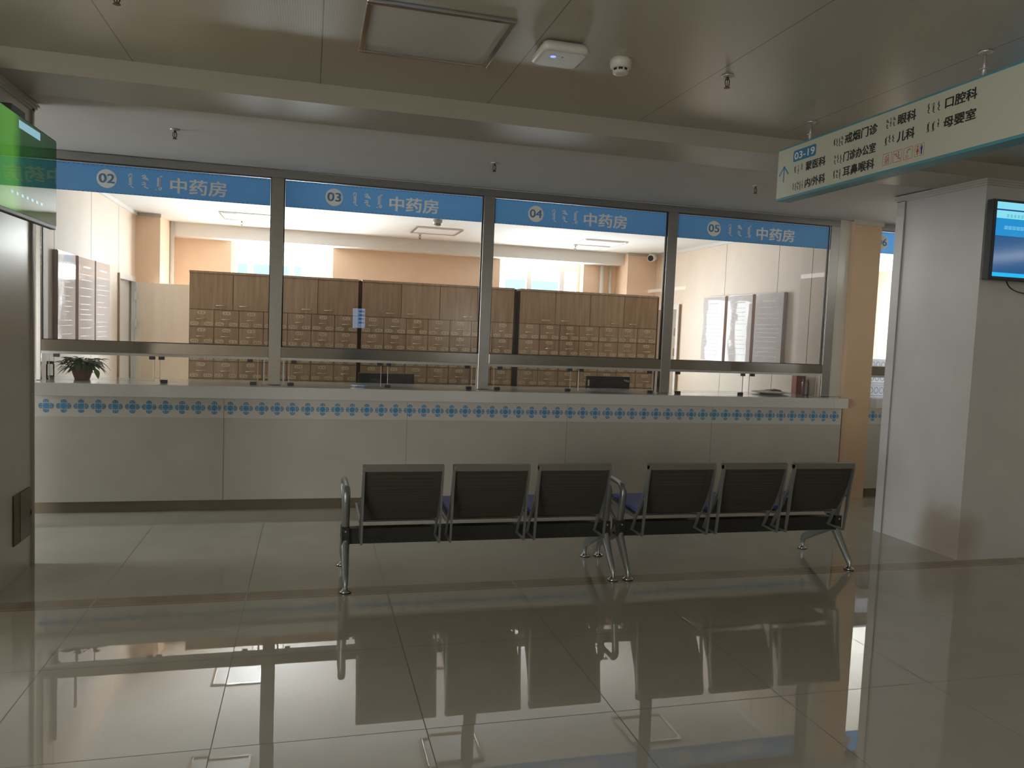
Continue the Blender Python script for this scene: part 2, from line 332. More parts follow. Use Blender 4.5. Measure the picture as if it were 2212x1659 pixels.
def lathe(bm, prof, c, seg=24, mi=0, smooth=True, axis='z'):
    rings = []
    for r, z in prof:
        ring = []
        for i in range(seg):
            a = 2*PI*i/seg
            p = (r*math.cos(a), r*math.sin(a), z)
            if axis == 'y': p = (p[0], p[2], p[1])
            if axis == 'x': p = (p[2], p[0], p[1])
            ring.append(bm.verts.new((c[0]+p[0], c[1]+p[1], c[2]+p[2])))
        rings.append(ring)
    fs = []
    for a, b in zip(rings, rings[1:]):
        for i in range(seg):
            f = bm.faces.new((a[i], a[(i+1) % seg], b[(i+1) % seg], b[i])); f.smooth = smooth; fs.append(f)
    fs.append(bm.faces.new(rings[0][::-1])); fs.append(bm.faces.new(rings[-1]))
    for f in fs: f.material_index = mi
    bmesh.ops.recalc_face_normals(bm, faces=fs)
def tube(bm, pts, rads, seg=10, mi=0, flat=None, cap=True):
    """swept tube; rads a number or list; flat=(rx, other) multiplies the section along world X"""
    pts = [Vector(p) for p in pts]; n = len(pts)
    if not isinstance(rads, (list, tuple)): rads = [rads]*n
    rings = []; up = None
    for i, p in enumerate(pts):
        t = (pts[min(i+1, n-1)] - pts[max(i-1, 0)]).normalized()
        ref = Vector((1, 0, 0)) if abs(t.x) < 0.9 else Vector((0, 0, 1))
        u = (ref - t*ref.dot(t)).normalized(); v = t.cross(u)
        fu, fv = flat if flat else (1, 1)
        rings.append([bm.verts.new(p + u*(rads[i]*fu*math.cos(2*PI*k/seg)) + v*(rads[i]*fv*math.sin(2*PI*k/seg))) for k in range(seg)])
    fs = []
    for a, b in zip(rings, rings[1:]):
        for i in range(seg):
            f = bm.faces.new((a[i], a[(i+1) % seg], b[(i+1) % seg], b[i])); f.smooth = True; fs.append(f)
    if cap: fs.append(bm.faces.new(rings[0][::-1])); fs.append(bm.faces.new(rings[-1]))
    for f in fs: f.material_index = mi
    bmesh.ops.recalc_face_normals(bm, faces=fs)
def smooth_path(pts, it=2):
    pts = [Vector(p) for p in pts]
    for _ in range(it):
        q = [pts[0]]
        for a, b in zip(pts, pts[1:]): q += [a*0.75 + b*0.25, a*0.25 + b*0.75]
        pts = q + [pts[-1]]
    return pts
def stroke(bm, pts, wd, O, r, u, mi=0, n_off=0.0, nrm=None):
    """flat pen stroke: 2D polyline on the plane O + a*r + b*u"""
    O, r, u = Vector(O), Vector(r), Vector(u); nrm = r.cross(u)
    pts = [Vector((p[0], p[1])) for p in pts]
    L, R = [], []
    for i, p in enumerate(pts):
        t = (pts[min(i+1, len(pts)-1)] - pts[max(i-1, 0)]).normalized(); s = Vector((-t.y, t.x))*(wd/2)
        for lst, q in ((L, p+s), (R, p-s)): lst.append(bm.verts.new(O + r*q.x + u*q.y + nrm*n_off))
    for i in range(len(pts)-1):
        f = bm.faces.new((R[i], R[i+1], L[i+1], L[i])); f.material_index = mi
def poly2(bm, pts, O, r, u, mi=0, n_off=0.0):
    O, r, u = Vector(O), Vector(r), Vector(u); n = r.cross(u)
    f = bm.faces.new([bm.verts.new(O + r*p[0] + u*p[1] + n*n_off) for p in pts]); f.material_index = mi
def disc2(bm, c, rad, O, r, u, mi=0, n_off=0.0, seg=36, ry=None):
    poly2(bm, [(c[0]+rad*math.cos(2*PI*k/seg), c[1]+(ry or rad)*math.sin(2*PI*k/seg)) for k in range(seg)], O, r, u, mi, n_off)

_txt = {}
def text_geo(s, bold):
    k = (s, bold)
    if k not in _txt:
        c = bpy.data.curves.new('t', 'FONT'); c.body = s; c.size = 1.0; c.offset = bold; c.resolution_u = 3; c.fill_mode = 'FRONT'
        o = bpy.data.objects.new('t', c); COL.objects.link(o)
        dg = bpy.context.evaluated_depsgraph_get(); me = bpy.data.meshes.new_from_object(o.evaluated_get(dg))
        v = [(a.co.x, a.co.y) for a in me.vertices]; f = [list(p.vertices) for p in me.polygons]
        bpy.data.objects.remove(o); bpy.data.meshes.remove(me); bpy.data.curves.remove(c)
        _txt[k] = (v, f)
    return _txt[k]
def text(bm, s, box2, O, r, u, mi=0, bold=0.0, n_off=0.0):
    """lettering fitted into box2 = (left, right, bottom, top) on the plane O, r, u; bold = stroke growth per em"""
    v, fs = text_geo(s, 0.0)
    if not v: return
    x0 = min(a[0] for a in v); x1 = max(a[0] for a in v); y0 = min(a[1] for a in v); y1 = max(a[1] for a in v)
    l, rr, b, t = box2; O, r, u = Vector(O), Vector(r), Vector(u); n = r.cross(u); g = bold*(t-b)
    for kc, (kx, ky) in enumerate(((0, 0),) if not bold else ((-1, -.6), (1, -.6), (-1, .6), (1, .6), (0, 0))):
        vv = [bm.verts.new(O + r*(l+g+(a[0]-x0)/(x1-x0)*(rr-l-2*g)+kx*g) + u*(b+g+(a[1]-y0)/(y1-y0)*(t-b-2*g)+ky*g) + n*(n_off+kc*0.00025)) for a in v]
        for f in fs:
            try:
                q = bm.faces.new([vv[i] for i in f]); q.material_index = mi
            except ValueError: pass

MONG = {  # vertical script words: strokes in a unit box, x -0.5..0.5, y 1 (top) .. 0
 'a': ([[(0.12,.86),(0.12,.2),(0.0,.1),(0.25,.03),(.42,.0)], [(-.3,.78),(-.22,.92),(0.0,.99),(.2,.93),(.12,.84)], [(0.12,.72),(-.25,.66)], [(0.12,.62),(-.25,.56)], [(0.12,.52),(-.25,.46)], [(0.12,.42),(-.2,.36)], [(.1,.3),(-.3,.22),(-.1,.17)]], .10),
 'b': ([[(-.35,.86),(.0,.98),(.12,.9),(-.05,.82),(-.3,.74),(.15,.68),(.45,.64)], [(.0,.82),(.28,.76),(.3,.69)], [(-.3,.42),(.05,.44),(.1,.34),(-.1,.3),(-.35,.26)], [(.08,.36),(.05,.18),(-.12,.12)], [(-.12,.12),(.2,.06),(.42,.0)]], .11),
 'c': ([[(.12,.97),(.12,.26)], [(.12,.95),(.4,.99)], [(.12,.86),(-.22,.82)], [(.12,.77),(-.22,.72)], [(.12,.67),(-.22,.62)], [(.12,.57),(-.22,.52)], [(.12,.47),(-.22,.42)], [(.12,.36),(-.25,.31)], [(.12,.28),(.32,.2),(.25,.08),(.02,.06),(.0,.17),(.16,.22)], [(-.38,.1),(-.28,.04)]], .11),
 'd': ([[(.05,1.0),(.05,.25),(-.1,.12),(.2,.05),(.4,.0)], [(.05,.85),(-.28,.78)], [(.05,.7),(-.28,.63)], [(.05,.55),(.3,.5),(.2,.42),(.05,.4)], [(.05,.32),(-.25,.26)]], .11),
 'e': ([[(-.2,.98),(.1,.9),(-.05,.8),(.2,.7)], [(.1,.62),(.1,.2),(-.15,.12),(.2,.0)], [(.1,.5),(-.2,.44)], [(.1,.36),(-.2,.3)]], .12),
}
def mongol(bm, k, cx, y0, y1, wd, O, r, u, mi=0, fat=1.0, n_off=0.0):
    st, sw = MONG[k]; sw *= fat; h = y1 - y0
    for s in st: stroke(bm, [(cx + p[0]*wd, y0 + p[1]*h) for p in s], sw*wd, O, r, u, mi, n_off)

def obj(name, bm, mats, parent=None, label=None, cat=None, group=None, kind=None, origin=None):
    me = bpy.data.meshes.new(name)
    if not isinstance(mats, (list, tuple)): mats = [mats]
    for m in mats: me.materials.append(m)
    o = bpy.data.objects.new(name, me); COL.objects.link(o)
    if parent is not None:
        off = WO[parent.name]; o.parent = parent
    else:
        if origin is None:
            xs = [v.co for v in bm.verts]
            origin = ((min(c.x for c in xs)+max(c.x for c in xs))/2, (min(c.y for c in xs)+max(c.y for c in xs))/2, min(c.z for c in xs))
        off = Vector(origin); o.location = off
    WO[o.name] = Vector(off)
    bmesh.ops.translate(bm, verts=bm.verts, vec=-Vector(off))
    bm.to_mesh(me); bm.free()
    tag(o, label, cat, group, kind)
    return o
def tag(o, label=None, cat=None, group=None, kind=None):
    if label: o['label'] = label
    if cat: o['category'] = cat
    if group: o['group'] = group
    if kind: o['kind'] = kind
def thing(name, loc, label, cat, group=None, kind=None):
    o = bpy.data.objects.new(name, None); COL.objects.link(o); o.location = loc; o.empty_display_size = 0.05
    WO[o.name] = Vector(loc); tag(o, label, cat, group, kind); return o
def dup(root, delta, label=None):
    r = root.copy(); COL.objects.link(r); r.location = root.location + Vector(delta); WO[r.name] = WO[root.name] + Vector(delta)
    if label: r['label'] = label
    for ch in list(root.children):
        c = ch.copy(); COL.objects.link(c); c.parent = r; WO[c.name] = WO[r.name]
        for g in list(ch.children):
            d = g.copy(); COL.objects.link(d); d.parent = c
    return r
def B(): return bmesh.new()
def bx(name, dims, m, parent=None, bev=0.0, **kw):
    bm = B(); box(bm, *dims, bev=bev); return obj(name, bm, m, parent, **kw)
def struct(name, dims, m, label=None, bev=0.0):
    return bx(name, dims, m, bev=bev, kind='structure', label=label)

# ---------------------------------------------------------------- the setting
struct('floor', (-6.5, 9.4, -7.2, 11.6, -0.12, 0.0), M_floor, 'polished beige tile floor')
struct('ceiling', (-6.5, 9.4, -7.2, 4.64, 2.95, 3.2), M_ceil, 'dim perforated metal ceiling over the hall')
struct('ceiling_beam', (-6.5, 9.4, 4.64, 5.12, 2.84, 3.2), M_beam, 'beige dropped ceiling beam across the hall')
struct('ceiling_recess', (-6.5, 9.4, 5.12, 6.8, 2.85, 3.2), M_gyp, 'plain ceiling strip in front of the service windows')
struct('ceiling_pharmacy', (-9.3, 9.4, 6.8, 11.6, 2.84, 3.2), M_inceil, 'bright white ceiling of the pharmacy')
struct('wall_back', (-6.5, 9.4, -7.2, -7.0, 0, 2.95), M_hallwall, 'hall wall behind the viewer')
struct('wall_hall_right', (9.2, 9.4, -7.0, 11.6, 0, 2.84), M_hallwall)
bm = B()
for d in ((-6.5,-6.3,-7.0,-6.5,0,2.95), (-6.5,-6.3,-1.5,4.64,0,2.95), (-6.5,-6.3,4.64,5.3,0,2.84), (-6.5,-6.3,6.7,6.8,0,2.84)): box(bm, *d)
for y0, y1 in ((-6.5, -1.5), (5.3, 6.7)): box(bm, -6.5,-6.3,y0,y1,0,0.3); box(bm, -6.5,-6.3,y0,y1,2.8,2.84)
obj('wall_hall_left', bm, M_hallwall, kind='structure')
struct('wall_hall_front', (-6.5, -2.28, 6.8, 7.0, 0, 2.84), M_hallwall)

# pharmacy side walls: cream panels with thin joints
bm = B(); box(bm, -2.28, -2.08, 6.8, 9.46, 0, 2.84); box(bm, -2.28, -2.08, 10.24, 11.3, 0, 2.84); box(bm, -2.28, -2.08, 9.46, 10.24, 2.03, 2.84)
for y in (7.237, 8.357): box(bm, -2.0812, -2.0788, y-0.003, y+0.003, 0, 2.84, 1)
box(bm, -2.0812, -2.0788, 9.457, 9.463, 2.06, 2.84, 1)
obj('wall_left', bm, [M_cream, M_seam], kind='structure', label='cream panelled wall on the left of the pharmacy')
bm = B(); box(bm, 5.07, 5.30, 6.8, 9.99, 0, 2.84); box(bm, 5.07, 5.30, 10.86, 11.3, 0, 2.84); box(bm, 5.07, 5.30, 9.99, 10.86, 2.03, 2.84)
for y in (7.061, 7.668, 8.809): box(bm, 5.0688, 5.0712, y-0.003, y+0.003, 0, 2.84, 1)
obj('wall_right', bm, [M_cream, M_seam], kind='structure', label='cream panelled wall on the right of the pharmacy')
# outer wall with window openings
W1, W2, W3 = (-1.07, 0.29), (2.73, 4.06), (6.3, 8.5); WZ0, WZ1 = 0.9, 2.76
bm = B()
for a, b in ((-9.1, W1[0]), (W1[1], W2[0]), (W2[1], W3[0]), (W3[1], 9.2)): box(bm, a, b, 11.3, 11.6, 0, 2.84)
for a, b in (W1, W2, W3): box(bm, a, b, 11.3, 11.6, 0, WZ0); box(bm, a, b, 11.3, 11.6, WZ1, 2.84)
obj('wall_outer', bm, M_orange, kind='structure', label='orange painted outer wall behind the medicine cabinets')
struct('wall_column', (-2.08, -1.80, 10.3, 11.3, 0, 2.84), M_orange, 'orange column in the back left corner of the pharmacy')
struct('wall_column', (4.60, 5.07, 10.85, 11.3, 0, 2.84), M_orange, 'orange column in the back right corner of the pharmacy')
struct('ceiling_beam', (-1.80, 4.60, 11.0, 11.3, 2.665, 2.84), M_inceil, 'white ceiling beam above the pharmacy windows')
struct('trim_1', (-2.08, -1.79, 10.285, 10.3, 2.80, 2.84), M_trim)
struct('trim_2', (4.59, 5.07, 10.835, 10.85, 2.80, 2.84), M_trim)
struct('wall_outside_end', (-9.3, -9.1, 6.8, 11.6, 0, 2.84), M_hallwall)

bm = B(); box(bm, -2.08, -2.055, 6.86, 10.28, 2.80, 2.84); obj('trim_8', bm, M_inceil, kind='structure')
bm = B(); box(bm, 5.045, 5.07, 6.86, 10.83, 2.80, 2.84); obj('trim_9', bm, M_inceil, kind='structure')
def window(name, x0, x1, mull, label):
    t = thing(name, ((x0+x1)/2, 11.5, WZ0), label, None, kind='structure')
    bm = B(); f = 0.045
    box(bm, x0, x0+f, 11.47, 11.53, WZ0, WZ1); box(bm, x1-f, x1, 11.47, 11.53, WZ0, WZ1)
    box(bm, x0+f, x1-f, 11.47, 11.53, WZ0, WZ0+f); box(bm, x0+f, x1-f, 11.47, 11.53, WZ1-f, WZ1)
    obj('window_frame', bm, M_pvc, t)
    for m in mull: bx('mullion', (m-0.036, m+0.036, 11.47, 11.53, WZ0+f, WZ1-f), M_pvc, t)
    xs = [x0+f] + [v for m in mull for v in (m-0.036, m+0.036)] + [x1-f]
    for a, b in zip(xs[::2], xs[1::2]): bx('transom', (a, b, 11.47, 11.53, 2.56, 2.625), M_pvc, t)
    bx('window_glass', (x0+f, x1-f, 11.497, 11.503, WZ0+f, WZ1-f), M_wglass, t)
window('window_1', W1[0], W1[1], (-0.835, -0.285), 'white framed window above the cabinets at the left')
window('window_2', W2[0], W2[1], (3.24, 3.772), 'white framed window above the cabinets at the right')
window('window_3', W3[0], W3[1], (7.0, 7.8), 'white framed window of the room beyond the orange pillar')
# added, unseen hall fill window and the corridor window, far to the left
for nm, y0, y1, d in (('hall_fill_window', -6.5, -1.5, 'added hall fill window out of view at the left'), ('window_5', 5.3, 6.7, 'window at the far left end of the corridor along the counter')):
    t = thing(nm, (-6.4, (y0+y1)/2, 0.3), d, None, kind='structure')
    bm = B()
    for y in (y0+0.03, (y0+y1)/2, y1-0.03): box(bm, -6.43, -6.37, y-0.03, y+0.03, 0.35, 2.75)
    box(bm, -6.43, -6.37, y0, y1, 0.3, 0.35); box(bm, -6.43, -6.37, y0, y1, 2.75, 2.8)
    obj('window_frame', bm, M_pvc, t)

# big square hall pillars
def pillar(name, x0, x1, y0, y1, z1, m, label, seams):
    bm = B(); box(bm, x0, x1, y0, y1, 0, z1, 0)
    obj(name, bm, m, kind='structure', label=label)
pillar('wall_pillar_left', -2.56, -1.66, 4.46, 5.36, 2.84, M_pil_left, 'beige square pillar at the left edge', 0)
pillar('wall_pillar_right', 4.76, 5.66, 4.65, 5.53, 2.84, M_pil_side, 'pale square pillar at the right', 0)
bm = B(); box(bm, -1.66, -1.648, 5.325, 5.36, 0, 2.82); box(bm, -1.66, -1.648, 5.33, 5.337, 0, 2.82, 1)
obj('trim_3', bm, [M_trim, M_seam], kind='structure', label='corner strip of the left pillar')
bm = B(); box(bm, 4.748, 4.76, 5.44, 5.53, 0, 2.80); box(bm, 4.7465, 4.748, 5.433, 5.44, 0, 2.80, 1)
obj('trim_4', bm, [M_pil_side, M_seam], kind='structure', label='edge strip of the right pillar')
def crown(name, x0, x1, y0, y1):
    bm = B()
    for k, (o, z0, z1) in enumerate(((0.012, 2.795, 2.81), (0.022, 2.81, 2.825), (0.032, 2.825, 2.84))):
        box(bm, x0-o, x1+o, y0-o, y0, z0, z1); box(bm, x0-o, x1+o, y1, y1+o, z0, z1)
        box(bm, x0-o, x0, y0, y1, z0, z1); box(bm, x1, x1+o, y0, y1, z0, z1)
    obj(name, bm, M_trim, kind='structure')
crown('trim_5', -2.56, -1.66, 4.46, 5.36); crown('trim_6', 4.76, 5.66, 4.65, 5.53)
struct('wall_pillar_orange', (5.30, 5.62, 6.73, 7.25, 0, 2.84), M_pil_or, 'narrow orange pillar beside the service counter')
bm = B(); box(bm, 5.285, 5.635, 6.715, 6.73, 2.805, 2.85); obj('trim_7', bm, M_trim, kind='structure')

struct('trim_10', (5.162, 5.30, 6.788, 6.799, 1.052, 2.84), M_hallwall)
# doors in the pharmacy side walls
t = thing('door_1', (-2.08, 9.85, 0), 'open pale wood door in the left pharmacy wall', None, kind='structure')
bm = B(); box(bm, -2.10, -2.06, 9.435, 9.46, 0, 2.06, 0); box(bm, -2.10, -2.05, 10.205, 10.24, 0, 2.0, 1); box(bm, -2.10, -2.06, 9.46, 10.24, 2.0, 2.06, 1)
obj('door_frame', bm, [mat('reddish_door_frame', (0.50, 0.33, 0.25), 0.4), M_pvc], t)
bx('door_leaf', (-2.035, -1.20, 10.20, 10.24, 0.01, 1.995), M_lightwood, t)
bx('door_edge', (-2.05, -2.035, 10.18, 10.24, 0.01, 1.995), mat('pale_blue_edge', (0.66, 0.74, 0.78), 0.4), t)
for z in (0.3, 1.45, 1.78): bx('hinge', (-2.052, -2.028, 10.165, 10.18, z, z+0.1), M_chrome, t)
struct('wall_beyond_door', (-2.2, -2.12, 9.46, 10.24, 0, 2.03), M_pvc)
t = thing('door_2', (5.07, 10.4, 0), 'grey brown door in the right pharmacy wall', None, kind='structure')
bm = B(); box(bm, 5.04, 5.09, 9.97, 9.99, 0, 2.07, 1); box(bm, 5.05, 5.09, 9.99, 10.07, 0, 2.07, 0); box(bm, 5.05, 5.09, 10.82, 10.86, 0, 2.03, 0); box(bm, 5.05, 5.09, 10.07, 10.82, 2.0, 2.07, 0)
obj('door_frame', bm, [M_pvc, mat('brown_door_edge', (0.38, 0.28, 0.2), 0.5)], t)
bx('door_leaf', (5.075, 5.11, 10.07, 10.82, 0.01, 2.0), mat('taupe_door', (0.40, 0.35, 0.28), 0.5), t)
for z in (1.33, 1.62): bx('hinge', (5.06, 5.075, 10.10, 10.14, z, z+0.11), M_chrome, t)

# outside
struct('ground', (-60, 60, 11.6, 90, -0.5, -0.3), M_ground)
t = thing('building', (0, 36, -0.3), 'cream building across the road seen through the windows', 'building')
bx('facade', (-30, 34, 32, 40, -0.3, 5.0), M_facade, t)
for i in range(9):
    for z in (0.8, 3.4):
        bx('window', (-19 + i*5.4, -16.6 + i*5.4, 31.95, 32.0, z, z+0.42 if z > 3 else z+1.6), M_fwin, t)

# ---------------------------------------------------------------- service counter
def counter(x0, x1, xe, seams, start, n, label, dy=0.0):
    t = thing('service_counter', ((x0+x1)/2, 6.9, 0), label, 'counter')
    bm = B(); box(bm, x0, x1, 6.66+dy, 7.2+dy, 0.10, 0.78)
    if xe > x1: box(bm, x1, xe, 6.66, 6.795, 0.10, 0.78)
    for s in seams: box(bm, s-0.002, s+0.002, 6.6592+dy, 6.661+dy, 0.10, 0.78, 1)
    obj('front_panel', bm, [M_counter, M_seam], t)
    bm = B(); box(bm, x0, x1, 6.662+dy, 7.2+dy, 0.78, 0.95)
    if xe > x1: box(bm, x1, xe, 6.662, 6.795, 0.78, 0.95)
    for s in seams: box(bm, s-0.0015, s+0.0015, 6.6612+dy, 6.663+dy, 0.78, 0.95, 2)
    O = (0, 6.6608+dy, 0); r = (1, 0, 0); u = (0, 0, 1)
    for i in range(n):
        cx, cz, R = start + i*0.1228, 0.862, 0.050
        if cx - R < x0 or cx + R > max(xe, x1): continue
        pd = [(0, .46), (.2, .40), (.40, .2), (.46, 0)]
        ring = []
        for q in range(4):
            a = q*PI/2
            for px, py in pd[:-1]:
                ring.append((cx + R*(px*math.cos(a)+py*math.sin(a)), cz + R*(-px*math.sin(a)+py*math.cos(a))))
        poly2(bm, ring[::-1], O, r, u, 1, 0.0003)
        for q in range(4):
            a = q*PI/2
            def T(p, s): return (cx + R*(s*p[0]*math.cos(a)+p[1]*math.sin(a)), cz + R*(-s*p[0]*math.sin(a)+p[1]*math.cos(a)))
            for s in (1, -1):
                pts = [(0, .99), (.17, .95), (.32, .84), (.38, .70), (.30, .60), (.18, .63), (.18, .72), (.25, .74)]
                stroke(bm, [T(p, s) for p in pts], R*0.13, O, r, u, 1, 0.0003)
            stroke(bm, [T((0, .52), 1), T((0, .97), 1)], R*0.16, O, r, u, 1, 0.0003)
            stroke(bm, [T((.34, .34), 1), T((.44, .44), 1)], R*0.12, O, r, u, 1, 0.0003)
    obj('pattern_band', bm, [M_band, M_motif, M_seam], t)
    bx('toe_kick', (x0, max(x1, xe)-0.02, 6.72+dy, 6.79+dy, 0, 0.10), M_kick, t)
    bm = B(); box(bm, x0, x1, 6.56+dy, 7.28+dy, 0.95, 1.05, bev=0.004)
    if xe > x1: box(bm, x1, xe-0.005, 6.56, 6.795, 0.95, 1.05, bev=0.004)
    return bm
wt = counter(-2.075, 5.065, 5.235, (-0.67, 0.832, 2.30, 3.778), -1.971, 60, 'long cream service counter with blue flower band behind the benches')
obj('worktop', wt, M_top, label='long white stone top of the service counter', cat='worktop')
wt = counter(5.625, 9.15, 0, (7.1, 8.6), 5.68, 28, 'short stretch of cream counter visible right of the orange pillar', 0.08)
obj('worktop', wt, M_top, label='white stone top right of the orange pillar', cat='worktop')

# ---------------------------------------------------------------- glazed partition
PX = [-2.09, -0.285, 1.52, 3.315, 5.11]
ZB, ZR0, ZR1, ZS, ZT = 1.0515, 1.285, 1.375, 2.78, 2.84
def partition(posts, label, x_cap=None):
    t = thing('glazed_partition', ((posts[0]+posts[-1])/2, 6.81, ZB), label, 'partition')
    for i, p in enumerate(posts):
        a, b = p-0.05, p+0.05
        if p == -2.09: a, b = -2.075, -2.04
        if p == 5.63: a, b = 5.622, 5.64
        bx('post', (a, b, 6.775, 6.845 if p > -2 and p < 5 else 6.795, ZB, ZS), M_steel, t, bev=0.003)
    bx('top_rail', (5.622 if posts[0] > 0 else -2.075, posts[-1]+0.05, 6.775, 6.798, ZS, ZT), M_steel, t)
    for p, q in zip(posts, posts[1:]):
        a, b = (-2.04 if p < -2 else 5.64 if p == 5.63 else p+0.05), q-0.05
        bx('middle_rail', (a, b, 6.775, 6.845, ZR0, ZR1), M_rail, t, bev=0.002)
        bx('glass_channel', (a, b, 6.778, 6.80, ZR0-0.022, ZR0), M_alu, t)
        bm = B(); g = 0.008
        for d in ((a, a+g, ZR1, ZS), (b-g, b, ZR1, ZS)): box(bm, d[0], d[1], 6.80, 6.82, d[2], d[3])
        for d in ((a, b, ZR1, ZR1+0.004), (a, b, ZS-g, ZS)): box(bm, d[0], d[1], 6.80, 6.82, d[2], d[3])
        obj('gasket', bm, M_black, t)
        bm = B(); quad(bm, (a, 6.81, ZR1), (b, 6.81, ZR1), (b, 6.81, ZS), (a, 6.81, ZS)); obj('glass_pane', bm, M_glass, t)
    return t
gp = partition(PX, 'long stainless framed glazed partition standing on the cream counter')
for xs in (-0.371, -0.212, 1.466, 3.232): bx('side_channel', (xs-0.007, xs+0.007, 6.796, 6.808, ZB, 1.262), M_edge, gp)
partition([5.63, 7.45, 9.15], 'stainless framed glazed partition right of the orange pillar')

# blue films with lettering
def window_sign(a, b, num, cx, tx0, label):
    t = thing('window_sign', ((a+b)/2, 6.8085, 2.545), label, 'sign', 'blue window signs above the counter')
    bm = B(); box(bm, a, b, 6.8065, 6.8090, 2.548, 2.768)
    x = a
    k = 0
    while x < b - 0.02:
        box(bm, x, x+0.012, 6.8060, 6.8068, 2.550, 2.555, 1); box(bm, x, x+0.012, 6.8060, 6.8068, 2.757, 2.761, 1); x += 0.034
    obj('film', bm, [M_sign, mat('sign_border_print', srgb(70, 120, 160), 0.5)], t)
    O = (0, 6.8055, 0); r = (1, 0, 0); u = (0, 0, 1)
    bm = B(); disc2(bm, (cx, 2.66), 0.073, O, r, u, 0); text(bm, num, (cx-0.058, cx+0.058, 2.625, 2.70), O, r, u, 1, 0.028, 0.0006)
    obj('number_badge', bm, [M_wfilm, M_sign], t)
    if tx0 is not None:
        bm = B(); text(bm, '中药房', (tx0, tx0+0.43, 2.585, 2.712), O, r, u, 0, 0.026)
        obj('lettering', bm, M_wfilm, t)
        o = tx0 + 1.119
        for k, mx_, mz_, mw_ in (('a', -1.410, 2.605, 0.055), ('b', -1.308, 2.608, 0.062), ('c', -1.203, 2.597, 0.062)):
            bm = B(); mongol(bm, k, mx_+o, mz_, 2.715, mw_, O, r, u, 0, 1.25); obj('script_word', bm, M_wfilm, t)
g = 0.06
window_sign(-2.03, PX[1]-g, '02', -1.585, -1.119, 'blue window sign with number badge 02 and white lettering')
window_sign(PX[1]+g, PX[2]-g, '03', 0.172, 0.638, 'blue window sign with number badge 03 and white lettering')
window_sign(PX[2]+g, PX[3]-g, '04', 1.961, 2.425, 'blue window sign with number badge 04 and white lettering')
window_sign(PX[3]+g, PX[4]-g, '05', 3.762, 4.228, 'blue window sign with number badge 05 and white lettering')
window_sign(5.65, 7.39, '06', 5.695, 6.2, 'blue window sign numbered 06 half hidden by the orange pillar')

# low sliding glass screens under the middle rail
def screen(a, b, clips_top, clips_bot, side, label):
    t = thing('counter_screen', ((a+b)/2, 6.80, 1.05), label, 'glass screen', 'low glass screens on the counter')
    bm = B(); box(bm, a, b, 6.787, 6.793, 1.056, 1.262); obj('glass_panel', bm, M_glass2, t)
    for e0 in (a-0.004, b): bx('polished_edge', (e0, e0+0.004, 6.786, 6.794, 1.056, 1.262), M_edge, t)
    for c in clips_top: bx('clip', (c-0.022, c+0.022, 6.765, 6.786, 1.238, 1.264), M_clip, t, bev=0.002)
    for c in clips_bot: bx('clip', (c-0.026, c+0.026, 6.762, 6.786, 1.05, 1.076), M_clip, t, bev=0.002)
SC = [(-1.985, -1.222, (-1.93, -1.235), (), 'left pane, potted plant behind it'), (-1.178, -0.42, (-1.165, -0.48), (-1.145, -0.452), 'pane right of the potted plant, under window 02'),
      (-0.165, 0.605, (-0.128, 0.590), (-0.15,), 'left pane under window 03'), (0.668, 1.415, (0.671, 1.371), (0.664, 1.39), 'right pane under window 03, over a dark monitor'),
      (1.625, 2.355, (1.672, 2.345), (1.652, 2.33), 'left pane under window 04'), (2.44, 3.19, (2.459, 3.152), (3.163,), 'right pane under window 04, over a dark monitor'),
      (3.43, 4.165, (3.449, 4.156), (3.457, 4.138), 'left pane under window 05'), (4.24, 5.0, (4.262,), (), 'right pane under window 05, by the bottle')]
for a, b, ct, cb, d in SC: screen(a, b, ct, cb, 0, 'low clear glass counter screen, ' + d)

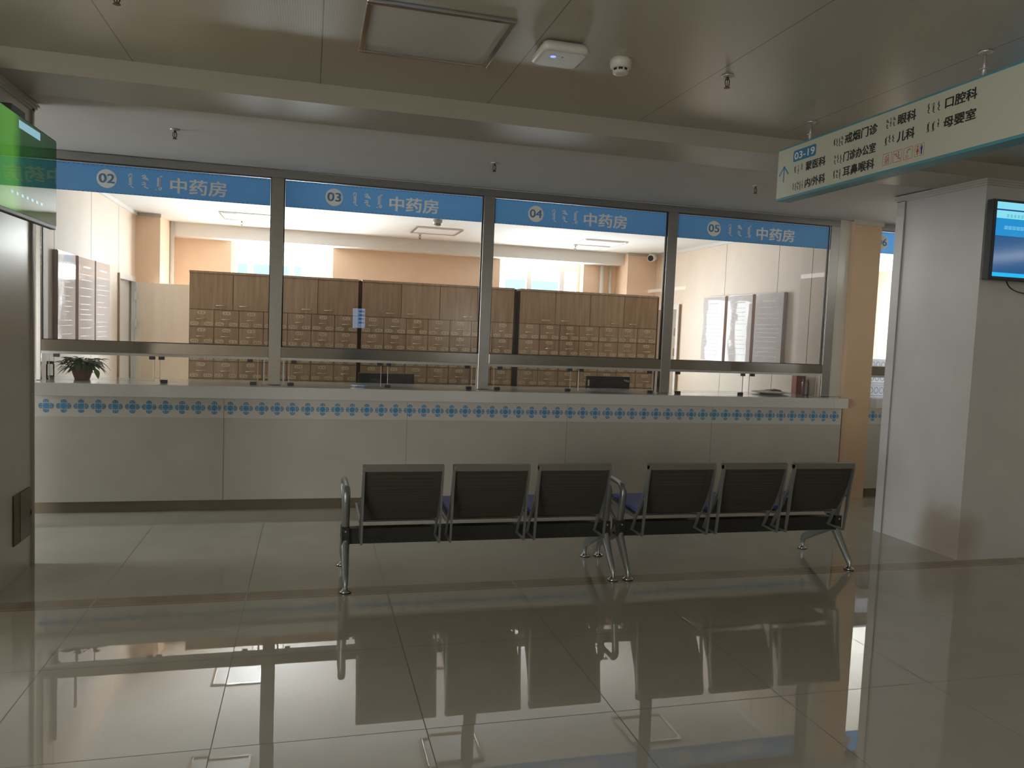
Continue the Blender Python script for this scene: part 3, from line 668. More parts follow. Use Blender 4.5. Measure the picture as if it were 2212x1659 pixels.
# ---------------------------------------------------------------- medicine cabinets
CX = [-1.268, 0.560, 2.425, 4.255]; CY = 8.95; TOP = 2.09; ZD = 1.688; RH = 0.187
def pill(bm, cx, z0, z1, wd, mi):
    h = (z1-z0)/2; zc = (z0+z1)/2; pts = []
    for k in range(7): a = -PI/2 + PI*k/6; pts.append((cx+wd/2-h+h*math.cos(a), zc+h*math.sin(a)))
    for k in range(7): a = PI/2 + PI*k/6; pts.append((cx-wd/2+h+h*math.cos(a), zc+h*math.sin(a)))
    prism(bm, pts, 1, CY-0.0265, CY-0.0245, mi)
def cabinet(x0, label):
    W = 1.79
    t = thing('medicine_cabinet', (x0+W/2, CY+0.25, 0), label, 'cabinet', 'wooden medicine cabinets')
    bm = B(); box(bm, x0, x0+W, CY, CY+0.5, 0, TOP-0.012); box(bm, x0+W, x0+W+0.034, CY+0.02, CY+0.48, 0, TOP+0.004, 0)
    obj('carcass', bm, M_cabgap, t)
    bx('top_edge', (x0, x0+W, CY-0.03, CY+0.5, TOP-0.012, TOP+0.012), M_cab, t)
    w4 = W/4
    for k in range(4):
        a = x0 + k*w4
        d = bx('cabinet_door', (a+0.003, a+w4-0.003, CY-0.024, CY, ZD+0.004, TOP-0.015), M_cab if k % 3 else M_cab2, t)
        hx = a+w4-0.17 if k % 2 == 0 else a+0.07
        bm = B(); tube(bm, [(hx, CY-0.025, 1.737), (hx, CY-0.042, 1.737), (hx+0.098, CY-0.042, 1.737), (hx+0.098, CY-0.025, 1.737)], 0.0055, 6)
        obj('handle', bm, M_gold, d)
    w7 = W/7
    for rr in range(5):
        z1 = ZD - rr*RH; z0 = z1 - RH
        for c in range(7):
            a = x0 + c*w7; cx = a + w7/2
            d = bx('drawer', (a+0.003, a+w7-0.003, CY-0.024, CY, z0+0.004, z1-0.002), random.choice((M_cab, M_cab, M_cab2)), t)
            bm = B(); z = z0 + RH*0.46
            tube(bm, [(cx-0.048, CY-0.025, z), (cx-0.048, CY-0.04, z), (cx+0.048, CY-0.04, z), (cx+0.048, CY-0.025, z)], 0.005, 6)
            obj('handle', bm, M_gold, d)
            for lx, za in ((cx, z0+RH*0.72), (a+0.058, z0+RH*0.085), (a+w7-0.058, z0+RH*0.085)):
                bm = B(); pill(bm, lx, za, za+0.038, 0.088, 0)
                n = random.choice((2, 3, 3))
                for q in range(n):
                    gx = lx + (q-(n-1)/2)*0.022*(3/n); O = (gx, CY-0.0267, za+0.019)
                    for _ in range(2):
                        y = random.uniform(-.009, .009); stroke(bm, [(-.008, y), (.008, y+random.uniform(-.003, .003))], 0.0022, O, (1, 0, 0), (0, 0, 1), 1, 0.0)
                    x = random.uniform(-.005, .005); stroke(bm, [(x, -.011), (x, .011)], 0.0022, O, (1, 0, 0), (0, 0, 1), 1, 0.0)
                obj('label_plate', bm, [M_label, M_ink], d)
    zl = ZD - 5*RH
    for k in range(4): bx('lower_door', (x0+k*w4+0.003, x0+(k+1)*w4-0.003, CY-0.024, CY, 0.06, zl-0.004), M_cab, t)
    bx('plinth', (x0, x0+W, CY-0.01, CY, 0, 0.055), M_cabgap, t)
cabinet(CX[0], 'brown oak medicine cabinet of labelled drawers behind windows 02 and 03, nearest the open door')
cabinet(CX[1], 'brown oak medicine cabinet of labelled drawers behind window 03, middle of the three')
cabinet(CX[2], 'brown oak medicine cabinet of labelled drawers behind window 04, rightmost of the three')

# ---------------------------------------------------------------- notice boards on the side walls
def poster(side, y0, y1, z0, z1, label, seed):
    rnd = random.Random(seed)
    if side < 0: xw, xf, n = -2.08, -2.045, 1
    else: xw, xf, n = 5.07, 5.03, -1
    t = thing('notice_board', (xw, (y0+y1)/2, z0), label, 'notice board', 'framed notices on the left wall' if side < 0 else 'framed notices on the right wall')
    bm = B(); box(bm, min(xw, xf), max(xw, xf), y0, y1, z0, z1); obj('backing', bm, M_posteredge, t)
    xp = xf + n*0.004; bm = B()
    ny, nz = 14, 20
    box(bm, min(xf, xp), max(xf, xp), y0+0.004, y1-0.004, z0+0.004, z1-0.004); obj('acrylic_face', bm, M_acryl_left if side < 0 else M_acryl, t)
    O = (xp + n*0.0006, 0, 0); r = (0, 1, 0) if n > 0 else (0, -1, 0); u = (0, 0, 1); sg = 1 if n > 0 else -1
    bm = B(); z = z1 - 0.09; ctr = (y0+y1)/2*sg; hw = (y1-y0)/2
    stroke(bm, [(ctr-hw*0.45, z), (ctr+hw*0.45, z)], 0.016, O, r, u, 0); z -= 0.07
    while z > z0 + 0.06:
        x = ctr - hw*0.75; end = ctr + hw*rnd.uniform(0.2, 0.78)
        while x < end:
            l = rnd.uniform(0.03, 0.10); stroke(bm, [(x, z), (min(x+l, end+0.01), z)], 0.008, O, r, u, 0); x += l + 0.012
        z -= rnd.choice((0.045, 0.05, 0.075))
    obj('printed_lines', bm, M_posterink, t)
for (a, b), d in zip(((7.20, 7.70), (7.79, 8.335), (8.38, 8.925)), ('nearest the counter', 'the middle one', 'nearest the open door')):
    poster(-1, a, b, 1.29, 2.11, 'glossy pinkish notice board on the left pharmacy wall, ' + d, a)
for (a, b), d in zip(((8.705, 9.255), (8.08, 8.64), (7.46, 8.02)), ('farthest from the counter', 'the middle one', 'nearest the counter with clear text')):
    poster(1, a, b, 1.32, 2.14, 'glossy notice board on the right pharmacy wall, ' + d, a)

# ---------------------------------------------------------------- ceiling fittings
def panel_light(x0, x1, y0, y1, zc, dm, label, group):
    t = thing('ceiling_light', ((x0+x1)/2, (y0+y1)/2, zc), label, 'ceiling light', group)
    f = 0.028; bm = B()
    for d in ((x0, x1, y0, y0+f), (x0, x1, y1-f, y1), (x0, x0+f, y0+f, y1-f), (x1-f, x1, y0+f, y1-f)): box(bm, d[0], d[1], d[2], d[3], zc-0.016, zc, bev=0.003)
    obj('frame', bm, M_chrome, t)
    bx('diffuser', (x0+f, x1-f, y0+f, y1-f, zc-0.006, zc), dm, t)
panel_light(0.20, 0.85, 3.37, 4.0, 2.95, M_lightpanel, 'unlit square panel light with metal frame in the hall ceiling', None)
gl = 'unlit square panel lights in the pharmacy ceiling'
for x0, x1, k in ((-1.06, -0.48, 'behind sign 02'), (1.24, 1.84, 'behind sign 03'), (3.47, 4.07, 'behind sign 04')):
    panel_light(x0, x1, 9.62, 10.24, 2.84, M_lightpanel2, 'unlit panel light in the white pharmacy ceiling near the windows, ' + k, gl)
    panel_light(x0, x1, 7.42, 8.0, 2.84, M_lightpanel2, 'unlit panel light close behind the partition, ' + k + ', seen only in the floor reflection', gl)

def sprinkler_geo(t, x, y, z):
    bm = B(); lathe(bm, [(0.03, z), (0.032, z-0.004), (0.02, z-0.009), (0.012, z-0.010)], (x, y, 0), 20); obj('escutcheon', bm, M_alu, t)
    bm = B()
    lathe(bm, [(0.008, z-0.008), (0.009, z-0.022)], (x, y, 0), 10)
    for s in (-1, 1): tube(bm, [(x+s*0.008, y, z-0.02), (x+s*0.012, y, z-0.03), (x+s*0.011, y, z-0.048), (x+s*0.004, y, z-0.06)], 0.003, 6)
    tube(bm, [(x, y, z-0.022), (x, y, z-0.058)], 0.0025, 6)
    lathe(bm, [(0.004, z-0.058), (0.016, z-0.062), (0.016, z-0.064)], (x, y, 0), 12)
    obj('nozzle', bm, mat('sprinkler_brass', (0.10, 0.065, 0.04), 0.4, metal=0.8) if 'sprinkler_brass' not in bpy.data.materials else bpy.data.materials['sprinkler_brass'], t)
sp0 = thing('sprinkler_head', (2.059, 3.675, 2.95), 'fire sprinkler head in the hall ceiling left of the hanging sign', 'sprinkler', 'ceiling sprinkler heads')
sprinkler_geo(sp0, 2.059, 3.675, 2.95)
for x, y, z, d in ((-0.817, 3.66, 2.95, 'fire sprinkler head at the top edge of the hall ceiling, far left'), (-0.912, 5.70, 2.85, 'sprinkler in the ceiling strip above sign 02'),
                   (1.319, 5.76, 2.85, 'sprinkler in the ceiling strip above signs 03 and 04'), (3.483, 5.66, 2.85, 'sprinkler in the ceiling strip left of the hanging sign corner'),
                   (-0.864, 10.36, 2.84, 'sprinkler in the pharmacy ceiling behind sign 02'), (1.397, 10.42, 2.84, 'sprinkler in the pharmacy ceiling behind sign 03'), (3.605, 10.42, 2.84, 'sprinkler in the pharmacy ceiling behind sign 04')):
    dup(sp0, Vector((x, y, z)) - sp0.location, d)

t = thing('wifi_access_point', (1.13, 3.62, 2.95), 'white square wireless access point with blue light on the hall ceiling', 'access point')
bm = B(); box(bm, 1.04, 1.22, 3.55, 3.72, 2.925, 2.95, bev=0.01); obj('mount', bm, M_dark, t)
bm = B()
def rsq(h, r, z, c=(1.13, 3.62)):
    out = []
    for qx, qy, a0 in ((1, 1, 0), (-1, 1, PI/2), (-1, -1, PI), (1, -1, 3*PI/2)):
        for k in range(6): a = a0 + PI/2*k/5; out.append((c[0]+qx*(h-r)+r*math.cos(a), c[1]+qy*(h-r)+r*math.sin(a), z))
    return out
rings = [rsq(0.105, 0.03, 2.94), rsq(0.118, 0.035, 2.915), rsq(0.115, 0.035, 2.90), rsq(0.10, 0.03, 2.892)]
vr = [[bm.verts.new(p) for p in rg] for rg in rings]
for a, b in zip(vr, vr[1:]):
    for i in range(len(a)): f = bm.faces.new((a[i], a[(i+1) % len(a)], b[(i+1) % len(a)], b[i])); f.smooth = True
bm.faces.new(vr[0]); bm.faces.new(vr[-1]); bmesh.ops.recalc_face_normals(bm, faces=bm.faces)
obj('shell', bm, M_plastic, t)
bm = B(); lathe(bm, [(0.013, 2.8925), (0.013, 2.8905)], (1.085, 3.585, 0), 16); obj('status_light', bm, M_led, t)
bm = B(); lathe(bm, [(0.006, 2.8925), (0.006, 2.8912)], (1.13, 3.58, 0), 10); obj('logo_dot', bm, M_seam, t)

def smoke(x, y, z, label):
    t = thing('smoke_detector', (x, y, z), label, 'smoke detector')
    bm = B(); lathe(bm, [(0.054, z), (0.056, z-0.02), (0.05, z-0.042), (0.042, z-0.048)], (x, y, 0), 28); obj('base', bm, M_plastic, t)
    bm = B(); lathe(bm, [(0.038, z-0.046), (0.038, z-0.06)], (x, y, 0), 24); obj('slot', bm, M_dark, t)
    bm = B(); lathe(bm, [(0.039, z-0.058), (0.036, z-0.07), (0.02, z-0.073)], (x, y, 0), 24)
    for k in range(8): a = k*PI/4; box(bm, x+0.038*math.cos(a)-0.003, x+0.038*math.cos(a)+0.003, y+0.038*math.sin(a)-0.003, y+0.038*math.sin(a)+0.003, z-0.06, z-0.046)
    obj('cap', bm, M_plastic, t)
smoke(1.46, 3.66, 2.95, 'round white smoke detector on the hall ceiling right of the access point')
smoke(1.40, 8.95, 2.84, 'round white smoke detector in the pharmacy behind sign 03')

t = thing('security_camera', (4.93, 10.75, 2.84), 'white security camera in the back right corner of the pharmacy', 'camera')
bm = B(); lathe(bm, [(0.05, 2.84), (0.05, 2.815), (0.03, 2.805)], (4.94, 10.74, 0), 20); obj('mount', bm, M_pvc, t)
bm = B(); tube(bm, [(4.99, 10.76, 2.79), (4.93, 10.70, 2.775), (4.86, 10.62, 2.755)], [0.045, 0.055, 0.055], 18); obj('housing', bm, M_pvc, t)
bm = B(); tube(bm, [(4.86, 10.62, 2.755), (4.853, 10.612, 2.753)], 0.042, 18); obj('lens', bm, M_tvblk, t)

# pipes of the heating in the pharmacy corners
for x, y, r_, z1, d in ((-1.775, 10.97, 0.028, 2.84, 'white heating pipe beside the back left column'), (4.345, 11.24, 0.03, 2.665, 'white heating pipe right of the right window'), (4.485, 11.25, 0.02, 2.665, 'thin white heating pipe beside the back right column')):
    bm = B(); tube(bm, [(x, y, 0), (x, y, z1)], r_, 14)
    obj('heating_pipe', bm, M_pipe, label=d, cat='pipe', group='white heating pipes')

# ---------------------------------------------------------------- hanging direction sign
t = thing('hanging_sign', (2.96, 3.58, 2.50), 'long cream hospital direction sign with teal edge hanging from the hall ceiling', 'sign')
bm = B(); box(bm, 2.91, 3.01, 2.66, 4.48, 2.497, 2.823)
obj('frame', bm, M_tealed, t)
bx('face', (2.906, 2.910, 2.668, 4.472, 2.510, 2.812), M_signface, t)
for y in (4.23, 2.96):
    bm = B(); tube(bm, [(2.96, y, 2.823), (2.96, y, 2.95)], 0.008, 10); lathe(bm, [(0.03, 2.95), (0.03, 2.942), (0.012, 2.936)], (2.96, y, 0), 18)
    lathe(bm, [(0.02, 2.875), (0.02, 2.868)], (2.96, y, 0), 14)
    obj('hanger_rod', bm, M_alu, t)
O = (2.9055, 0, 0); r = (0, -1, 0); u = (0, 0, 1)
for s, (ya, yb, z0, z1) in (('蒙医科', (4.178, 3.99, 2.635, 2.692)), ('内/外科', (4.176, 3.984, 2.532, 2.590)), ('戒烟门诊', (3.829, 3.568, 2.719, 2.777)), ('门诊办公室', (3.832, 3.573, 2.620, 2.677)),
                            ('耳鼻喉科', (3.829, 3.575, 2.535, 2.593)), ('眼科', (3.422, 3.297, 2.723, 2.780)), ('儿科', (3.420, 3.299, 2.635, 2.692)), ('口腔科', (3.116, 2.932, 2.726, 2.781)), ('母婴室', (3.118, 2.930, 2.634, 2.688))):
    bm = B(); text(bm, s, (-ya, -yb, z0, z1), O, r, u, 0, 0.032); obj('department_name', bm, M_inkblk, t)
rw = random.Random(3)
for n, ya, yb, z0, z1 in ((3, 4.303, 4.20, 2.635, 2.69), (5, 4.305, 4.19, 2.53, 2.585), (4, 3.931, 3.842, 2.72, 2.775), (3, 3.918, 3.842, 2.62, 2.675), (3, 3.918, 3.842, 2.535, 2.59), (3, 3.51, 3.437, 2.73, 2.78), (3, 3.513, 3.435, 2.64, 2.69), (3, 3.235, 3.14, 2.73, 2.782), (3, 3.23, 3.134, 2.637, 2.69)):
    for k in range(n):
        y = ya - (k+0.5)*(ya-yb)/n; h = rw.uniform(0.7, 1.0)*(z1-z0); zt = z1 - rw.uniform(0, 0.15)*(z1-z0)
        bm = B(); mongol(bm, rw.choice('abcde'), -y, max(zt-h, z0-0.008), zt, 0.024, O, r, u, 0, 1.5); obj('script_word', bm, M_inkblk, t)
bm = B()
bw = (-4.311, -4.087, 2.713, 2.782)
pts = []
for cx_, cz_, a0 in ((bw[1]-.012, bw[3]-.012, 0), (bw[0]+.012, bw[3]-.012, PI/2), (bw[0]+.012, bw[2]+.012, PI), (bw[1]-.012, bw[2]+.012, 3*PI/2)):
    for k in range(5): a = a0 + PI/2*k/4; pts.append((cx_+.012*math.cos(a), cz_+.012*math.sin(a)))
poly2(bm, pts, O, r, u, 0); text(bm, '03-19', (-4.298, -4.098, 2.725, 2.769), O, r, u, 1, 0.03, 0.0006)
obj('room_number_plate', bm, [M_signblue, M_white], t)
bm = B(); stroke(bm, [(-4.402, 2.606), (-4.402, 2.702)], 0.010, O, r, u); stroke(bm, [(-4.451, 2.652), (-4.402, 2.704), (-4.353, 2.650)], 0.011, O, r, u)
obj('arrow', bm, M_signblue, t)
bm = B()
def ibox(ya, yb):
    a, b = -ya, -yb; z0, z1 = 2.537, 2.595
    for p in (((a, z0), (b, z0)), ((b, z0), (b, z1)), ((b, z1), (a, z1)), ((a, z1), (a, z0))): stroke(bm, p, 0.002, O, r, u, 0)
    return (a+b)/2
c = ibox(3.513, 3.449)      # lift
stroke(bm, [(c-.013, 2.546), (c+.013, 2.546), (c+.013, 2.572), (c-.013, 2.572), (c-.013, 2.546)], 0.004, O, r, u, 0)
stroke(bm, [(c-.010, 2.556), (c+.010, 2.556)], 0.005, O, r, u, 0); stroke(bm, [(c-.010, 2.564), (c+.010, 2.564)], 0.004, O, r, u, 0)
poly2(bm, [(c-.012, 2.577), (c-.002, 2.577), (c-.007, 2.587)], O, r, u, 0); poly2(bm, [(c+.007, 2.577), (c+.012, 2.587), (c+.002, 2.587)], O, r, u, 0)
c = ibox(3.437, 3.378)      # stairs
stroke(bm, [(c-.022, 2.578), (c-.008, 2.578), (c-.008, 2.566), (c+.004, 2.566), (c+.004, 2.554), (c+.02, 2.554), (c+.02, 2.545)], 0.005, O, r, u, 0)
disc2(bm, (c+.006, 2.585), 0.004, O, r, u, 0); stroke(bm, [(c+.006, 2.58), (c+.01, 2.564)], 0.005, O, r, u, 0)
c = ibox(3.364, 3.305)      # drinking water
stroke(bm, [(c+.016, 2.583), (c+.0, 2.583), (c-.006, 2.575), (c-.006, 2.566)], 0.005, O, r, u, 0); stroke(bm, [(c-.012, 2.558), (c-.014, 2.545), (c-.002, 2.545), (c-.001, 2.558)], 0.003, O, r, u, 0)
c = ibox(3.288, 3.229)      # toilets
disc2(bm, (c-.013, 2.585), 0.0045, O, r, u, 0); poly2(bm, [(c-.013, 2.581), (c-.023, 2.558), (c-.003, 2.558)], O, r, u, 0); stroke(bm, [(c-.013, 2.56), (c-.013, 2.543)], 0.006, O, r, u, 0)
stroke(bm, [(c, 2.545), (c, 2.588)], 0.002, O, r, u, 0)
disc2(bm, (c+.013, 2.585), 0.0045, O, r, u, 1); poly2(bm, [(c+.005, 2.580), (c+.009, 2.558), (c+.017, 2.558), (c+.021, 2.580)], O, r, u, 1); stroke(bm, [(c+.013, 2.56), (c+.013, 2.543)], 0.008, O, r, u, 1)
obj('facility_icons', bm, [M_red, M_navy], t)

# ---------------------------------------------------------------- wall screens
t = thing('wall_television', (-1.6, 4.79, 2.08), 'black flat television with green picture on the left pillar', 'television')
y0, y1, z0, z1 = 4.285, 5.262, 2.083, 2.612
bx('casing', (-1.535, -1.502, y0, y1, z0, z1), M_tvblk, t, bev=0.004)
bx('screen', (-1.5025, -1.4985, y0+0.008, y1-0.008, z0+0.022, z1-0.01), M_scrL, t)
bm = B(); quad(bm, (-1.4978, 4.637, 2.543), (-1.4978, 4.966, 2.547), (-1.4978, 4.966, 2.590), (-1.4978, 4.637, 2.584))
obj('caption_bar', bm, M_barL, t)
for k in range(7):
    bm = B(); yy = 4.52 + k*0.075; quad(bm, (-1.4978, yy, 2.19), (-1.4978, yy+0.035, 2.19), (-1.4978, yy+0.035, 2.205), (-1.4978, yy, 2.205), 0); obj('caption_mark', bm, M_barL, t)
bm = B(); box(bm, -1.659, -1.648, 4.60, 4.95, 2.18, 2.62); box(bm, -1.648, -1.535, 4.70, 4.74, 2.25, 2.55); box(bm, -1.648, -1.535, 4.84, 4.88, 2.25, 2.55); box(bm, -1.62, -1.54, 4.66, 4.86, 2.60, 2.67)
obj('bracket', bm, M_tvblk, t)
bm = B(); tube(bm, smooth_path([(-1.55, 5.10, 2.61), (-1.55, 5.11, 2.64), (-1.57, 5.06, 2.645), (-1.58, 5.05, 2.60)]), 0.004, 6); obj('cable', bm, M_tvblk, t)

t = thing('information_screen', (5.26, 4.56, 2.1), 'black framed screen with blue picture on the right pillar', 'television')
x0, x1, z0, z1 = 4.682, 5.80, 2.098, 2.668; yf = 4.50
bx('casing', (x0, x1, yf, yf+0.06, z0, z1), M_tvblk, t, bev=0.004)
bm = B()
def sc_rect(a, b, c, d, mi, dy=0.0): quad(bm, (a, yf-0.0012-dy, c), (b, yf-0.0012-dy, c), (b, yf-0.0012-dy, d), (a, yf-0.0012-dy, d), mi)
a, b = 4.71, 5.775
sc_rect(a, b, 2.60, 2.65, 0); sc_rect(a, b, 2.590, 2.60, 3); sc_rect(a, b, 2.535, 2.590, 0); sc_rect(a, b, 2.412, 2.535, 1); sc_rect(a, b, 2.150, 2.412, 2); sc_rect(a, b, 2.122, 2.150, 4)
O2 = (0, yf-0.0024, 0); rx = (1, 0, 0); ux = (0, 0, 1)
for i in range(9):
    for k in range(3):
        zz = 2.547+0.008*k; stroke(bm, [(4.80+i*0.032, zz), (4.82+i*0.032, zz)], 0.004, O2, rx, ux, 5)
for i in range(10): 
    for k in range(3): stroke(bm, [(4.785+i*0.036, 2.462+0.009*k), (4.816+i*0.036, 2.462+0.009*k)], 0.006, O2, rx, ux, 6)
obj('screen', bm, [M_s_cyan, M_s_blue, M_s_deep, M_s_line, M_s_strip, M_s_txt, M_s_txt2], t)
bm = B(); box(bm, 5.0, 5.5, 4.56, 4.645, 2.22, 2.5); obj('bracket', bm, M_tvblk, t)
bm = B(); tube(bm, smooth_path([(4.90, 4.56, 2.12), (4.93, 4.56, 2.06), (5.05, 4.60, 2.03), (5.2, 4.63, 2.02)]), 0.005, 6); obj('cable', bm, M_tvblk, t)

bm = B(); box(bm, -1.66, -1.652, 5.02, 5.29, 0.203, 0.505); box(bm, -1.653, -1.650, 5.12, 5.29, 0.206, 0.502, 1); box(bm, -1.652, -1.645, 5.288, 5.296, 0.33, 0.36, 0)
obj('cover_plate', bm, [M_vent, M_kick], label='dark brown cover plate low on the left pillar', cat='cover plate')

# ---------------------------------------------------------------- waiting benches
def bench(xa, xb, label, cats):
    t = thing('waiting_bench', ((xa+xb)/2, 4.80, 0), label, 'bench', 'three seat waiting benches')
    bx('beam', (xa-0.01, xb+0.01, 4.715, 4.785, 0.245, 0.342), M_beamblk, t, bev=0.004)
    L = xb - xa; sp = 0.533; c0 = (xa+xb)/2 - sp; hw = 0.238
    for i in range(3):
        c = c0 + i*sp
        prof = [(4.487, .752), (4.497, .70), (4.520, .62), (4.553, .54), (4.590, .47), (4.618, .425)]
        bm = B(); th = 0.010
        P = [(y, z) for y, z in prof] + [(y+th, z+0.003) for y, z in prof[::-1]]
        prism(bm, P, 0, c-hw+0.014, c+hw-0.014)
        for s in (-1, 1):  # stiffened vertical borders
            xx = c + s*(hw-0.035); Pm = [(y-0.0025, z) for y, z in prof] + [(y+0.001, z) for y, z in prof[::-1]]
            prism(bm, Pm, 0, xx-0.022, xx+0.022, 2)
        prism(bm, [(4.586, .475), (4.616, .422), (4.622, .425), (4.592, .478)], 0, c-hw+0.016, c+hw-0.016, 2)
        bk = obj('backrest', bm, [M_bench, M_beamblk, M_border], t)
        bm = B(); sec = []
        for k in range(12): a = 2*PI*k/12; sec.append((4.492+0.020*math.cos(a), 0.757+0.021*math.sin(a)))
        prism(bm, sec, 0, c-hw, c+hw)
        prism(bm, [(4.470, .775), (4.470, .738), (4.476, .738), (4.482, .778)], 0, c-hw+0.002, c+hw-0.002)
        obj('top_roll', bm, M_roll, bk)
        bm = B(); sprof = [(4.665, .405), (4.74, .402), (4.95, .415), (5.07, .428), (5.115, .418), (5.125, .40)]
        prism(bm, sprof + [(y-0.002, z-0.01) for y, z in sprof[::-1]], 0, c-hw+0.012, c+hw-0.012)
        st = obj('seat', bm, M_bench, t)
        bm = B(); cp = [(4.70, .406), (4.95, .418), (5.07, .430), (5.105, .424)]
        prism(bm, cp + [(y, z+0.026) for y, z in cp[::-1]], 0, c-hw+0.03, c+hw-0.03)
        obj('seat_pad', bm, M_cush, st)
        for s in (-1, 1):
            x = c + s*(hw-0.006); bm = B()
            prism(bm, [(4.468, .765), (4.500, .765), (4.515, .66), (4.536, .44), (4.550, .292), (4.536, .288), (4.512, .45), (4.492, .62), (4.472, .72)], 0, x-0.006, x+0.006)
            prism(bm, [(4.495, .74), (4.512, .70), (4.54, .60), (4.60, .485), (4.655, .405), (4.70, .395), (5.10, .415), (5.125, .405), (5.10, .40), (4.72, .378), (4.645, .388), (4.585, .47), (4.525, .59), (4.498, .69)], 0, x-0.007, x+0.007)
            prism(bm, [(4.64, .40), (4.665, .395), (4.712, .30), (4.692, .30)], 0, x-0.006, x+0.006)
            prism(bm, [(4.50, .56), (4.545, .54), (4.545, .525), (4.505, .545)], 0, x-0.005, x+0.005)
            prism(bm, [(4.54, .298), (4.717, .30), (4.717, .288), (4.54, .286)], 0, x-0.006, x+0.006)
            obj('side_frame', bm, M_leg, t)
    for x, s in ((xa, -1), (xb, 1)):
        bm = B()
        pr = smooth_path([(x, 4.76, .30), (x, 4.715, .24), (x, 4.655, .165), (x, 4.585, .085), (x, 4.556, .05), (x, 4.554, .02)])
        n = len(pr); tube(bm, pr, [0.047 - 0.027*min(1, i/(n-4)) for i in range(n)], 12, flat=(0.66, 0.95))
        pf = smooth_path([(x, 4.74, .30), (x, 4.80, .25), (x, 4.90, .195), (x, 5.05, .115), (x, 5.088, .085), (x, 5.09, .05), (x, 5.09, .02)])
        n = len(pf); tube(bm, pf, [0.047 - 0.027*min(1, i/(n-6)) for i in range(n)], 12, flat=(0.66, 0.95))
        lg = obj('leg', bm, M_leg, t)
        for y in (4.554, 5.09):
            bm = B(); lathe(bm, [(0.014, .03), (0.02, .018), (0.034, .011), (0.036, .006)], (x, y, 0), 20, 0); lathe(bm, [(0.034, .006), (0.034, 0.0)], (x, y, 0), 20, 1)
            obj('foot', bm, [M_chrome, M_foot], lg)
        bm = B(); box(bm, x-0.026, x+0.026, 4.695, 4.80, .245, .352, 0, 0.004)
        for yy, zz in ((4.692, .27), (4.692, .33)): lathe(bm, [(0.006, -0.004), (0.006, 0.004)], (x, yy, zz), 8, 1, axis='y')
        obj('clamp', bm, [M_beamblk, M_chrome], t)
        bm = B()
        pa = smooth_path([(x, 4.735, .33), (x, 4.715, .42), (x, 4.692, .53), (x, 4.70, .575), (x, 4.75, .597), (x, 4.90, .603), (x, 5.03, .592), (x, 5.095, .565), (x, 5.085, .51), (x, 4.98, .42), (x, 4.84, .345), (x, 4.78, .325)])
        n = len(pa); tube(bm, pa, [0.030 if i/n < 0.35 else (0.022 if i/n < 0.7 else 0.017) for i in range(n)], 12, flat=(0.8, 0.75))
        obj('armrest', bm, M_leg, t)
    return t
bench(0.235, 1.936, 'dark mesh three seat waiting bench standing nearer the left pillar', 'bench')
bench(2.040, 3.731, 'dark mesh three seat waiting bench standing nearer the right pillar', 'bench')

# ---------------------------------------------------------------- things on and behind the counter
t = thing('potted_plant', (-1.80, 6.98, 1.05), 'bushy green plant in a terracotta pot at the left end of the counter', 'plant')
bm = B(); lathe(bm, [(0.055, 1.05), (0.058, 1.06), (0.078, 1.125), (0.088, 1.14), (0.088, 1.15), (0.08, 1.15), (0.07, 1.135)], (-1.80, 6.98, 0), 24); obj('pot', bm, M_pot, t)
bm = B(); lathe(bm, [(0.07, 1.136), (0.068, 1.14)], (-1.80, 6.98, 0), 18); obj('soil', bm, M_soil, t)
bm = B(); rp = random.Random(11)
def leaf(bm, base, tip, wd, mi):
    base, tip = Vector(base), Vector(tip); d = tip-base; side = d.cross(Vector((0, 0, 1))).normalized() if abs(d.normalized().z) < .95 else Vector((1, 0, 0))
    L = []; n = 5
    for i in range(n+1):
        f = i/n; p = base + d*f + Vector((0, 0, 0.25*d.length*math.sin(PI*f)*0.5)); wv = wd*math.sin(PI*min(1, f*0.85+0.12))*(1-f*0.2) if i < n else 0.001
        L.append((bm.verts.new(p - side*wv), bm.verts.new(p - Vector((0, 0, wv*0.35))), bm.verts.new(p + side*wv)))
    for a, b in zip(L, L[1:]):
        for q in ((a[0], a[1], b[1], b[0]), (a[1], a[2], b[2], b[1])): f = bm.faces.new(q); f.material_index = mi; f.smooth = True
for i in range(150):
    a = rp.uniform(0, 2*PI); rr = rp.uniform(0.02, 0.17); z = 1.15 + rp.uniform(0, 0.075)
    b0 = Vector((-1.80 + rr*0.75*math.cos(a), 6.98 + rr*0.6*math.sin(a), z)); out = rp.uniform(0.05, 0.10)
    tip = b0 + Vector((out*math.cos(a), out*0.8*math.sin(a), rp.uniform(-0.085, 0.02)))
    tip.x = max(tip.x, -2.045); b0.x = max(b0.x, -2.02); tip.z = max(tip.z, 1.075)
    tip.y = max(tip.y, 6.87); b0.y = max(b0.y, 6.88)
    leaf(bm, b0, tip, rp.uniform(0.014, 0.024), 0 if rp.random() < 0.93 else 1)
leaf(bm, (-1.68, 6.9, 1.14), (-1.655, 6.88, 1.06), 0.028, 1)
obj('foliage', bm, [M_leaf, M_leaf2], t)
bm = B()
for i in range(14):
    a = 2*PI*i/14; tube(bm, smooth_path([(-1.80+0.03*math.cos(a), 6.98+0.03*math.sin(a), 1.138), (-1.80+0.06*math.cos(a), 6.98+0.06*math.sin(a), 1.20), (-1.80+0.13*math.cos(a), 6.98+0.09*math.sin(a), 1.205)], 1), 0.0025, 5)
obj('stem', bm, M_leaf, t)

